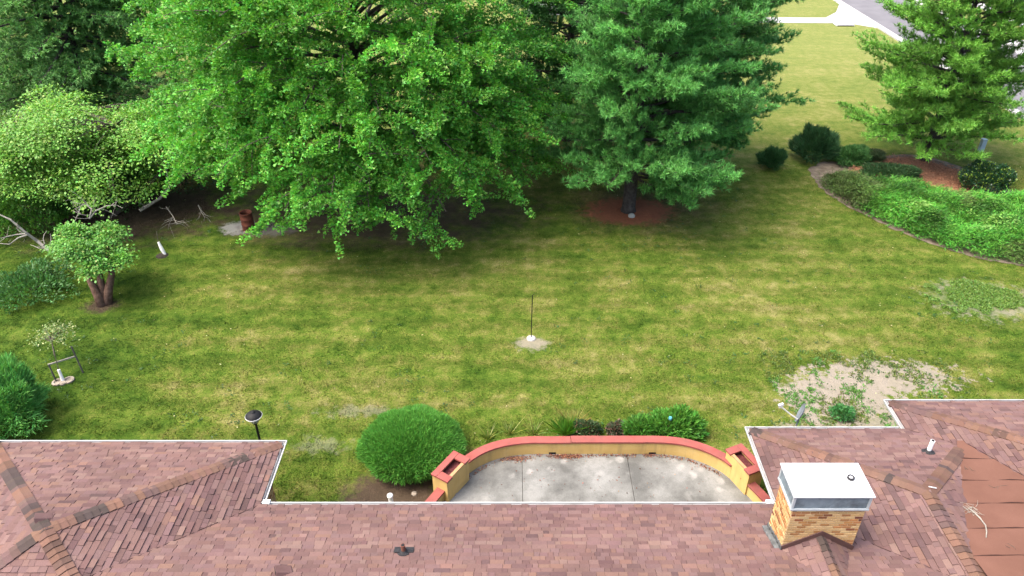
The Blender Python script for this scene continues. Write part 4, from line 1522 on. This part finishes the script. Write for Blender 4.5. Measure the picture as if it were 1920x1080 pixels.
# chips on the mulch
r9 = np.random.default_rng(90)
n = 9000
x, y = r9.uniform(17, 26, n), r9.uniform(35, 41, n)
k = inside([(v.x, v.y) for v in md], x, y)
x, y = x[k], y[k]
n = len(x)
V = leaf_verts(np.stack([x, y, np.full(n, .12) + r9.uniform(-.03, .06, n)], 1), r9.normal(0, 1, (n, 3)) * arr((1, 1, .25)), r9.normal(0, .3, (n, 3)) + arr((0, 0, 1)), r9.uniform(.06, .16, n), r9.uniform(.03, .06, n), 'diamond')
tag(npmesh('mulch_chips', V, 4, colours((.42, .2, .115), n, r9, .35, .1), BRICK), kind='stuff')

# juniper ground cover: sprays over a low mound
jun = [(16.75, 37.4), (16.72, 36.3), (17.15, 34.6), (17.9, 33.05), (18.8, 31.63), (20.03, 30.2), (21.53, 29.1), (23.35, 28.46), (26, 28.1), (29.5, 29), (30, 32.5), (27.6, 34.5), (25.6, 35.2), (24.2, 34.6), (22.9, 34.9), (21.6, 35.6), (20.4, 36.7), (18.8, 37.0), (17.8, 37.6)]
n = 36000
x, y = r9.uniform(16, 30, n), r9.uniform(28, 38, n)
k = inside(jun, x, y)
x, y = x[k], y[k]
ed = edge_dist(jun, x, y)
hgt = .72 * (1 - np.exp(-ed * 2.4)) * (.45 + .9 * vnoise(x, y, .9, 1)) + .12 * vnoise(x, y, 3, 2)
n = len(x)
K = 7
base_p = np.stack([x, y, hgt], 1)
az = r9.normal(-.9, .9, n)
sdv = np.stack([np.cos(az), np.sin(az), r9.uniform(.1, .6, n)], 1)
pp_ = np.repeat(base_p, K, 0) + r9.normal(0, .03, (n * K, 3))
tt_ = np.tile(np.linspace(0, 1, K), n)[:, None]
pp_ = pp_ + np.repeat(sdv, K, 0) * tt_ * .42
dd_ = np.repeat(sdv, K, 0) + r9.normal(0, .6, (n * K, 3))
cj = colours((.06, .2, .022), n, r9, .3, .2) * (.3 + 1.25 * vnoise(x, y, 1.1, 4))[:, None]
brown = (vnoise(x, y, .45, 8) > .8)
cj[brown] = cj[brown] * .5 + arr((.07, .065, .03)) * .7
cj = np.repeat(cj, K, 0) * np.clip(1 + r9.normal(0, .12, (n * K, 1)), .6, 1.4)
V = leaf_verts(pp_, dd_, r9.normal(0, .5, (n * K, 3)) + arr((0, 0, 1)), r9.uniform(.13, .21, n * K), np.full(n * K, .036), 'blade')
tag(npmesh('juniper_ground_cover', V, 3, cj, NEEDLE), 'bright green juniper ground cover filling the curved bed at the right', 'ground cover', kind='stuff')
# trailing bindweed over the juniper
n = 2600
cxs = arr([(20.0, 32.6), (21.0, 32.0), (22.4, 30.9), (23.5, 33.4), (22.0, 31.6)])
ci = r9.integers(0, 5, n)
x, y = cxs[ci, 0] + r9.normal(0, .55, n), cxs[ci, 1] + r9.normal(0, .4, n)
k = inside(jun, x, y) & (vnoise(x, y, 2.0, 6) > .42)
x, y = x[k], y[k]
n = len(x)
hz_ = .72 * (1 - np.exp(-edge_dist(jun, x, y) * 2.4)) * (.45 + .9 * vnoise(x, y, .9, 1)) + .26
V = leaf_verts(np.stack([x, y, hz_], 1), r9.normal(0, 1, (n, 3)) * arr((1, 1, .3)), r9.normal(0, .3, (n, 3)) + arr((0, 0, 1)), r9.uniform(.09, .15, n), r9.uniform(.07, .11, n), 'diamond')
tag(npmesh('bindweed', V, 4, colours((.15, .3, .06), n, r9, .2, .1), LEAF), kind='stuff')

bush('yew_shrub', P(1526, 300), 'dark upright yew at the left end of the mulch bed', 61, (.03, .085, .03), 1.0, .9, 1.65, 12000, (.3, .045), 'blade', mat=NEEDLE, rough=.3, up=.9, zc=.35)
bush('yew_shrub', P(1443, 314), 'small dark yew standing alone by the big pine', 62, (.032, .095, .028), .56, .54, .9, 6000, (.26, .04), 'blade', mat=NEEDLE, rough=.28, up=.9, zc=.35)
bush('spreading_juniper', P(1592, 303), 'low spreading juniper between the yew and the mulch', 63, (.045, .13, .032), 1.15, .95, .75, 9000, (.16, .045), 'blade', mat=NEEDLE, rough=.22, up=.2, zc=.3)
bush('spreading_juniper', P(1628, 300), 'brownish low juniper at the mulch bed edge beside the greener one', 64, (.045, .075, .03), .8, .7, .5, 4500, (.16, .045), 'blade', mat=NEEDLE, rough=.25, up=.2, zc=.3, fill=.5)
bush('spreading_juniper', P(1668, 333), 'dull green juniper at the near edge of the mulch under the right pine', 66, (.035, .085, .028), 1.5, .9, .6, 7000, (.16, .045), 'blade', mat=NEEDLE, rough=.22, up=.2, zc=.3)
bush('holly_shrub', P(1843, 355), 'glossy dark holly bush with yellow-green tips right of the mulch', 65, (.02, .06, .022), 1.25, 1.0, 1.35, 9000, (.12, .075), warm=(.12, (.2, .3, .04)), rough=.16, mat=mat_leaf('holly_leaf', .12, .3, .5))

# ------------------------------------------------------------------ plants along the patio wall
bush('peony_plant', P(1262, 812), 'lush broad-leaved plant behind the patio wall beside the teal-topped stake', 71, (.075, .22, .03), .85, .5, .75, 3400, (.19, .07), rough=.2, up=.5, fill=.5)
bush('peony_plant', P(1200, 815), 'smaller leafy plant at the left of the lush one behind the wall', 72, (.07, .2, .03), .5, .4, .55, 1700, (.18, .065), rough=.2, up=.5, fill=.5)
bush('low_bush', P(1100, 815), 'small grey-green bush behind the middle of the patio wall', 73, (.05, .09, .035), .42, .34, .5, 2200, (.08, .05), warm=(.12, (.2, .11, .07)), rough=.2, fill=.5)
bush('low_bush', P(1155, 815), 'dull purplish low bush behind the wall left of the lush plants', 74, (.06, .08, .045), .3, .26, .42, 1500, (.08, .05), warm=(.25, (.18, .1, .08)), rough=.2, fill=.5)


def grass_clump(loc, label, seed, base, n, h, spread, warm=None):
    r = np.random.default_rng(seed)
    t = thing('grass_clump', loc, label, 'grass clump')
    O = arr(loc)
    V, C = [], []
    a = r.uniform(0, 6.28, n)
    q = np.abs(r.normal(0, .5, n)) * spread
    p = O + np.stack([np.cos(a) * q * .4, np.sin(a) * q * .4, np.zeros(n)], 1)
    hh = h * r.uniform(.45, 1.1, n)
    d1 = np.stack([np.cos(a) * q, np.sin(a) * q, hh * .7], 1)
    mid = p + d1 * .6
    tip = p + d1 + np.stack([np.cos(a) * q * .5, np.sin(a) * q * .5, hh * .12], 1)
    s = np.stack([-np.sin(a), np.cos(a), np.zeros(n)], 1) * .007
    V = np.stack([p - s, p + s, mid + s, tip, mid - s], 1).reshape(-1, 3)
    npmesh('blades', V, 5, colours(base, n, r, .2, .2, warm), LEAF, t)


grass_clump(P(1060, 812), 'upright green grass clump behind the patio wall left of the small bushes', 81, (.1, .26, .03), 420, .8, .3)
grass_clump(P(1075, 800), 'taller straw-coloured grass stems beside the green clump', 82, (.38, .36, .12), 60, .95, .35)
for i, (u, v) in enumerate(((915, 822), (955, 813), (1000, 813))):
    grass_clump(P(u, v), ['yellowish grass clump at the outside of the wall’s left curve', 'yellow-green tall grass against the wall where its left curve begins', 'thin pale grass tuft behind the left straight of the wall'][i].replace('’', "'"), 83 + i, (.15, .23, .04), 80, .4, .28, (.25, (.34, .33, .13)))
bush('weed_clump', P(1578, 782), 'bright blue-green weed clump in the bare soil by the dish', 86, (.06, .2, .06), .33, .3, .35, 900, (.1, .06), cat='weed', rough=.2, fill=.5, stem=False)
# stake with teal top
q = P(1250, 818)
stk = thing('marker_stake', q, 'pale wooden stake with a teal top behind the patio wall', 'stake')
MB().tube([q, q + Vector((.02, -.03, .78))], .02, 8).build('post', mat_mottled('pale_wood', (.5, .4, .2), (.6, .5, .28), 8), stk)
MB().lathe(q + Vector((.02, -.03, .78)), [(.0, .0), (.055, .0), (.06, .03), (.06, .07), (.045, .1), (0, .105)], 16).build('top', mat_mottled('teal_plastic', (.08, .36, .42), (.12, .44, .5), 5, .4), stk)

# ------------------------------------------------------------------ weeds in the worn patch
n = 5200
x, y = r9.uniform(9.2, 16, n), r9.uniform(17.4, 22.3, n)
w_ = vnoise(x, y, 1.5, 31) * .55 + vnoise(x, y, 4, 32) * .45
k = (w_ > .53)
x, y = x[k], y[k]
n = len(x)
K = 5
pp_ = np.repeat(np.stack([x, y, np.full(n, .005)], 1), K, 0) + r9.normal(0, .035, (n * K, 3)) * arr((1, 1, 0))
dd_ = r9.normal(0, .6, (n * K, 3)) * arr((1, 1, .3)) + arr((0, 0, .6))
cw_ = colours((.1, .15, .03), n, r9, .25, .2)
g_ = vnoise(x, y, .8, 35) > .55
cw_[g_] = colours((.08, .2, .035), int(g_.sum()), r9, .2, .1)
V = leaf_verts(pp_, dd_, r9.normal(0, .5, (n * K, 3)) + arr((0, 0, .8)), r9.uniform(.05, .11, n * K), r9.uniform(.02, .045, n * K), 'diamond')
tag(npmesh('patch_weeds', V, 4, np.repeat(cw_, K, 0), LEAF), kind='stuff')
# lush weed circle
n = 5200
a = r9.uniform(0, 6.28, n)
q_ = np.sqrt(r9.random(n))
x, y = 19.4 + np.cos(a) * q_ * 2.2, 25.95 + np.sin(a) * q_ * 1.45
k = vnoise(x, y, 1.6, 41) * .6 + vnoise(x, y, 4, 42) * .4 > .2 + .42 * q_ ** 2
x, y = x[k], y[k]
n = len(x)
V = leaf_verts(np.repeat(np.stack([x, y, np.full(n, .01)], 1), 3, 0) + r9.normal(0, .03, (n * 3, 3)) * arr((1, 1, .0)), r9.normal(0, .6, (n * 3, 3)) * arr((1, 1, .3)) + arr((0, 0, .5)), r9.normal(0, .5, (n * 3, 3)) + arr((0, 0, .8)), r9.uniform(.06, .12, n * 3), r9.uniform(.03, .05, n * 3), 'diamond')
tag(npmesh('weed_circle', V, 4, colours((.11, .2, .035), n * 3, r9, .2, .15), LEAF), kind='stuff')

# ------------------------------------------------------------------ grass blades over the near lawn
n = 310000
v_ = r9.random(n)
y = 14.5 + 25 * v_ ** 1.25
x = r9.uniform(-1, 1, n) * (3 + y * .78)
dens_ = vnoise(x, y, 1.3, 51) * .5 + vnoise(x, y, 4.5, 52) * .5
keep = dens_ > .36


def ellm(cx, cy, rx, ry): return ((x - cx) / rx) ** 2 + ((y - cy) / ry) ** 2 < 1


for e_ in ((11.8, 19.7, 2.9, 1.6), (13.6, 20.7, 2.4, 1.0), (19.5, 25.9, 2.2, 1.5), (.75, 22.75, .6, .4), (5.9, 33.7, 2.2, 1.4), (-3.5, 15.2, 1.7, 1.2), (-13.2, 32, 1.1, .7)):
    keep &= ~ellm(*e_) | (r9.random(n) < .06)
keep &= ~(((np.abs(x + 7) < 8) & (np.abs(y - 33.8) < 3.4)) & (r9.random(n) < .85))
keep &= ~inside([(v.x, v.y) for v in bd], x, y)
keep &= ~inside(full, x, y)
keep &= ~((y < LY1 - .5) & (x < LX1 - .4)) & ~((y < WY1 - .5) & (x > WX0 + .9)) & ~((y < VY1 - .5) & (x > VX0 + .9))
x, y = x[keep], y[keep]
n = len(x)
az = r9.uniform(0, 6.28, n)
tl_ = r9.uniform(.4, 1.3, n)
dd_ = np.stack([np.cos(az) * tl_, np.sin(az) * tl_, np.ones(n) * .8], 1)
V = leaf_verts(np.stack([x, y, np.full(n, -.005)], 1), dd_, r9.normal(0, 1, (n, 3)), r9.uniform(.04, .1, n) * (.8 + .4 * vnoise(x, y, 2, 53)), r9.uniform(.015, .03, n), 'blade')
gv = np.clip(r9.lognormal(0, .38, (n, 1)), .35, 2.3) * np.clip(1 + r9.normal(0, .1, (n, 3)), .6, 1.4)
tag(npmesh('grass', V, 3, gv, LAWN), kind='stuff')

# dark broad-leaved weeds and pale flecks scattered over the lawn
n = 620
y = 17.5 + 20 * r9.random(n) ** 1.2
x = r9.uniform(-1, 1, n) * (2 + y * .72)
k = (vnoise(x, y, .35, 61) > .42) & ~inside([(v.x, v.y) for v in bd], x, y)
x, y = x[k], y[k]
n = len(x)
K = 9
sp_ = r9.uniform(.03, .13, n)
pp_ = np.repeat(np.stack([x, y, np.full(n, .02)], 1), K, 0) + r9.normal(0, 1, (n * K, 3)) * np.repeat(sp_, K)[:, None] * arr((1, 1, .1))
V = leaf_verts(pp_, r9.normal(0, 1, (n * K, 3)) * arr((1, 1, .2)) + arr((0, 0, .3)), r9.normal(0, .3, (n * K, 3)) + arr((0, 0, 1)), r9.uniform(.05, .1, n * K), r9.uniform(.03, .06, n * K), 'diamond')
tag(npmesh('lawn_weeds', V, 4, colours((.03, .085, .016), n * K, r9, .25, .2), LEAF), kind='stuff')
n = 260
y = 17.5 + 22 * r9.random(n) ** 1.1
x = r9.uniform(-1, 1, n) * (2 + y * .72)
V = leaf_verts(np.stack([x, y, r9.uniform(.02, .05, n)], 1), r9.normal(0, 1, (n, 3)) * arr((1, 1, .2)), r9.normal(0, .3, (n, 3)) + arr((0, 0, 1)), r9.uniform(.03, .09, n), r9.uniform(.03, .06, n), 'diamond')
tag(npmesh('lawn_litter', V, 4, colours((.34, .31, .18), n, r9, .25, .1), LEAF), kind='stuff')

# ------------------------------------------------------------------ leaf litter on the patio
n = 1500
xs, ys = [], []
for i in range(n):
    m_ = rnd.random()
    if m_ < .3: xs.append(rnd.gauss(1.75, .25)); ys.append(16.86 - abs(rnd.gauss(0, .07)))
    elif m_ < .5: xs.append(rnd.gauss(.15, .2)); ys.append(16.78 - abs(rnd.gauss(0, .09)))
    elif m_ < .82:
        k = rnd.randint(iM, iB - 2)
        xs.append(dp[k].x - .13 - abs(rnd.gauss(0, .05))); ys.append(dp[k].y - .13 - abs(rnd.gauss(0, .06)))
    elif m_ < .95:
        k = rnd.randint(iA + 2, iM)
        xs.append(dp[k].x + .12 + abs(rnd.gauss(0, .05))); ys.append(dp[k].y - .13 - abs(rnd.gauss(0, .05)))
    else: xs.append(rnd.uniform(-1, 6)); ys.append(rnd.uniform(14.8, 16.7))
pl_ = np.stack([arr(xs), arr(ys), PZ + .006 + r9.random(n) * .03], 1)
V = leaf_verts(pl_, r9.normal(0, 1, (n, 3)) * arr((1, 1, .25)), r9.normal(0, .3, (n, 3)) + arr((0, 0, 1)), r9.uniform(.03, .065, n), r9.uniform(.02, .045, n), 'diamond')
tag(npmesh('fallen_leaves', V, 4, colours((.19, .075, .05), n, r9, .35, .2, (.15, (.4, .26, .14))), BRICK), kind='stuff')

# ------------------------------------------------------------------ lamp post
q = Vector((-7.72, 16.55, 0))
lp = thing('lamp_post', q, 'black garden lamp post with a wide domed cap above the left roof corner', 'lamp post')
MB().lathe(q, [(.0, .0), (.07, 0), (.07, .12), (.045, .2), (.038, .25), (.036, 1.72), (.06, 1.75), (.075, 1.78), (.075, 1.8), (0, 1.8)], 16).build('post', BLACK, lp)
GLASS = NT('lantern_glass')
GLASS.set(GLASS.bsdf.inputs['Transmission Weight'], .75)
GLASS = GLASS.done((.82, .82, .78), .25, .5)
MB().lathe(q + Vector((0, 0, 1.8)), [(.085, 0), (.12, .06), (.135, .16), (.13, .25)], 20).build('lantern_glass', GLASS, lp, smooth=True)
MB().lathe(q + Vector((0, 0, 1.81)), [(.0, .0), (.03, .0), (.035, .06), (.03, .13), (0, .15)], 12).build('bulb', PVC, lp)
cg = MB()
for k in range(4):
    a = k * math.pi / 2 + .4
    cg.tube([q + Vector((math.cos(a) * rr_, math.sin(a) * rr_, z_)) for rr_, z_ in ((.08, 1.79), (.13, 1.86), (.145, 1.96), (.14, 2.07))], .009, 5)
cg.build('cage', BLACK, lp)
MB().lathe(q + Vector((0, 0, 2.05)), [(.0, .015), (.245, .0), (.255, .012), (.245, .022)], 28).build('rim', WHITE, lp)
MB().lathe(q + Vector((0, 0, 2.06)), [(.235, .014), (.225, .03), (.17, .09), (.09, .125), (.06, .13), (.055, .16), (.03, .175), (0, .18)], 28).build('cap', BLACK, lp, smooth=True)

# pole on a white footing
q = Vector((.74, 23.07, 0))
gp = thing('garden_pole', q, 'thin dark pole standing on a white stone in mid lawn', 'pole')
MB().tube([q, q + Vector((.02, .02, 2.0))], .017, 8).build('post', BLACK, gp)
MB().tube([q + Vector((.02, .02, 2.0)), q + Vector((.06, .02, 2.05)), q + Vector((.1, .02, 2.02))], .012, 6).build('hook', BLACK, gp)
MB().lathe(q, [(.19, -.03), (.18, .04), (.12, .08), (.05, .09), (0, .09)], 9).build('footing', mat_mottled('white_stone', (.5, .48, .45), (.62, .6, .57), 6, .9, .2, .6, 20, .02), gp, bevel=.01)

# rusty burn barrel
q = P(467, 430)
bb_ = thing('burn_barrel', q, 'rusty red-brown burn barrel with grey ash beside it under the ginkgo', 'barrel')
RUST = mat_mottled('rust', (.11, .03, .018), (.25, .075, .04), 5, .85, .3, .4, 30, .01, grime=(.05, .025, .02), gscale=3)
prof = [(.0, .02), (.29, .02), (.3, .0)]
for k in range(3):
    z0 = .03 + k * .3
    prof += [(.29, z0), (.29, z0 + .25), (.305, z0 + .27), (.305, z0 + .285)]
prof += [(.3, .93), (.27, .93), (.265, .6)]
MB().lathe(q, prof, 28).build('drum', RUST, bb_, smooth=True)
MB().lathe(q, [(.262, .7), (.1, .76), (0, .78)], 16).build('ash', BLACK, bb_)
rr = MB()
for k in range(7):
    a = k * .9
    rr.box(q + Vector((math.cos(a) * .36, math.sin(a) * .36, .03)), (.16, .09, .07), a + 1.57)
rr.build('base_stones', mat_mottled('base_stone', (.3, .22, .18), (.46, .38, .33), 9), bb_, bevel=.01)

# staked saplings
q = P(119, 716)
sp, OS, trS = broad(q, 'thin pale sapling in a white trunk guard tied between two dark stakes', 91, (.15, .22, .07), (-.15, .55, 1.45), (.85, .6, .32), [[(0, 0, -.05), (-.06, .1, .5), (-.1, .25, 1.0), (-.12, .4, 1.5)]], 34, (.08, .05), 22, 'sapling', .35, .2, (.2, (.34, .36, .16)), BARK, .022, .3)
MB().tube([q, q + Vector((-.05, .08, .5))], [.06, .05], 10).build('trunk_guard', PVC, sp)
STK = mat_mottled('weathered_stake', (.09, .085, .08), (.16, .15, .14), 9, .9, .1, .4)
e1, e2 = P(106, 716), P(156, 699)
MB().tube([e1, e1 + Vector((-.06, .06, .78))], .028, 6).build('stake', STK, sp)
MB().tube([e2, e2 + Vector((-.1, .08, 1.15))], .028, 6).build('stake', STK, sp)
MB().bar(e1 + Vector((-.07, .03, .76)), e2 + Vector((-.1, .04, .72)), .04, .05).build('crossbar', DEADWOOD, sp)
STONE = mat_mottled('ring_stone', (.3, .25, .2), (.46, .4, .33), 7, .9, .2, .5, 25, .02)
for sg in (-1, 1):
    MB().lathe(q + Vector((sg * .17, sg * .06, 0)), [(.18, -.02), (.2, .03), (.19, .07), (.12, .075), (.1, .03), (0, .03)], 10).build('ring_stone', STONE, sp, bevel=.008)
MB().lathe(q + Vector((.04, -.12, 0)), [(.1, -.02), (.1, .05), (.06, .08), (0, .08)], 8).build('ring_stone', STONE, sp)
q = P(310, 478)
s2 = thing('tree_guard', q, 'white trunk guard round a tiny seedling beside the left trees', 'tree guard')
MB().tube([q, q + Vector((-.1, .05, .25)), q + Vector((-.2, .1, .62))], [.06, .085, .05], 10).build('guard', PVC, s2)
MB().tube([q + Vector((-.2, .1, .6)), q + Vector((-.22, .25, 1.1))], .012, 5).build('stem', BARK, s2)
MB().lathe(q + Vector((-.12, -.06, 0)), [(.3, -.01), (.22, .04), (.1, .06), (0, .06)], 10).build('soil_mound', mat_mottled('dark_soil', (.02, .016, .013), (.05, .04, .03), 9, .95), s2)

# ------------------------------------------------------------------ pipes, satellite dish, utility box
q = P(737, 958)
cp_ = thing('cleanout_pipe', q, 'white plastic pipe with a rounded cap standing by the dome shrub', 'pipe')
MB().tube([q, q + Vector((-.03, .0, .62))], .07, 16).build('pipe', PVC, cp_)
MB().lathe(q + Vector((-.03, 0, .6)), [(.08, 0), (.085, .02), (.085, .08), (.06, .11), (0, .125)], 18).build('cap', PVC, cp_, smooth=True)
for u, v, a, s_, lb in ((777, 926, .5, .1, 'small pinkish broken block lying in the soil by the dome shrub'), (686, 946, .2, .08, 'small white stone on the soil beside the main gutter'), (850, 925, .8, .12, 'pale flat stone at the foot of the left pier')):
    q = P(u, v, PZ if u > 840 else 0)
    st_ = MB()
    st_.lathe(q, [(s_, -.01), (s_ * .95, .03), (s_ * .6, .06), (0, .065)], 7)
    tag(st_.build('loose_stone', STONE, bevel=.006), lb, 'stone')
q = P(1184, 406)
tag(MB().lathe(q, [(.17, -.02), (.18, .08), (.1, .15), (0, .16)], 9).build('pale_stone', mat_mottled('pale_round_stone', (.36, .38, .34), (.48, .5, .46), 8), bevel=.01), 'round pale stone at the foot of the large pine trunk', 'stone')

DISHM = mat_mottled('grey_dish', (.16, .19, .22), (.22, .25, .28), 4, .5, .4, 0)
q = Vector((8.06, 15.52, 2.55))
ds = thing('satellite_dish', q, 'grey satellite dish with a white arm at the far eave of the right wing', 'satellite dish')
MB().tube([q + Vector((0, -.1, -.12)), q + Vector((0, .05, 0)), q + Vector((.03, .06, .3))], .022, 10).build('mast', DISHM, ds)
ax = Vector((-.85, .42, .25)).normalized()
ctr = q + Vector((.1, .08, .48))
MB().lathe(ctr, [(0, 0), (.1, .008), (.2, .03), (.29, .07), (.295, .075), (.29, .06), (.2, .018), (.1, -.006), (0, -.014)], 28, axis=ax).build('reflector', DISHM, ds, smooth=True)
lnb = q + Vector((-.52, .2, .66))
MB().tube([q + Vector((.03, .06, .26)), q + Vector((-.22, .13, .42)), lnb], .018, 8).build('arm', WHITE, ds)
MB().bar(lnb + Vector((-.05, 0, .0)), lnb + Vector((.08, .0, .07)), .07, .07).build('feed_horn', WHITE, ds)

q = P(1838, 284)
ub = thing('utility_pedestal', q, 'small pale blue utility pedestal on the lawn right of the pine', 'utility box')
BLUE = mat_mottled('pale_blue', (.42, .56, .66), (.5, .64, .72), 4, .5)
MB().box(q + Vector((0, 0, .36)), (.26, .24, .74)).build('body', BLUE, ub, bevel=.015)
MB().box(q + Vector((0, 0, .755)), (.3, .28, .06)).build('lid', BLUE, ub, bevel=.015)

# ------------------------------------------------------------------ neighbour's house beyond the pines
nh = thing('neighbour_house', (7.5, 78, 0), 'pale house with a brown roof glimpsed between the far pines', 'house')
NWALL = mat_mottled('pale_siding', (.55, .55, .53), (.62, .62, .6), 2, .8)
NROOF = mat_mottled('brown_roof', (.2, .13, .1), (.3, .2, .16), 3, .9)
MB().prism([(1.5, 74.5), (15.5, 74.5), (15.5, 83), (1.5, 83)], -.1, 2.7).build('wall', NWALL, nh)
b = MB()
b.add([(.9, 73.9, 2.65), (16.1, 73.9, 2.65), (16.1, 83.6, 2.65), (.9, 83.6, 2.65), (4.5, 78.75, 4.6), (12.5, 78.75, 4.6)], [(0, 1, 5, 4), (1, 2, 5), (2, 3, 4, 5), (3, 0, 4), (3, 2, 1, 0)])
rf = b.build('roof', NROOF, nh)
for x in (3.2, 6.4, 12.6):
    w_ = MB().box((x, 74.47, 1.55), (1.3, .08, 1.2)).build('window', WHITE, nh)
    MB().box((x, 74.42, 1.55), (1.1, .03, 1.0)).build('pane', mat_mottled('dark_glass', (.03, .04, .05), (.06, .07, .08), 2, .1, .5, 0), w_)
dr_ = MB().box((9.4, 74.46, 1.05), (.95, .08, 2.1)).build('door', mat_mottled('door_brown', (.2, .1, .06), (.25, .13, .08), 4), nh)
MB().box((9.75, 74.39, 1.0), (.05, .06, .12)).build('handle', GALV, dr_)
MB().bar((.9, 73.85, 2.62), (16.1, 73.85, 2.62), .1, .14).build('gutter', WHITE, nh)
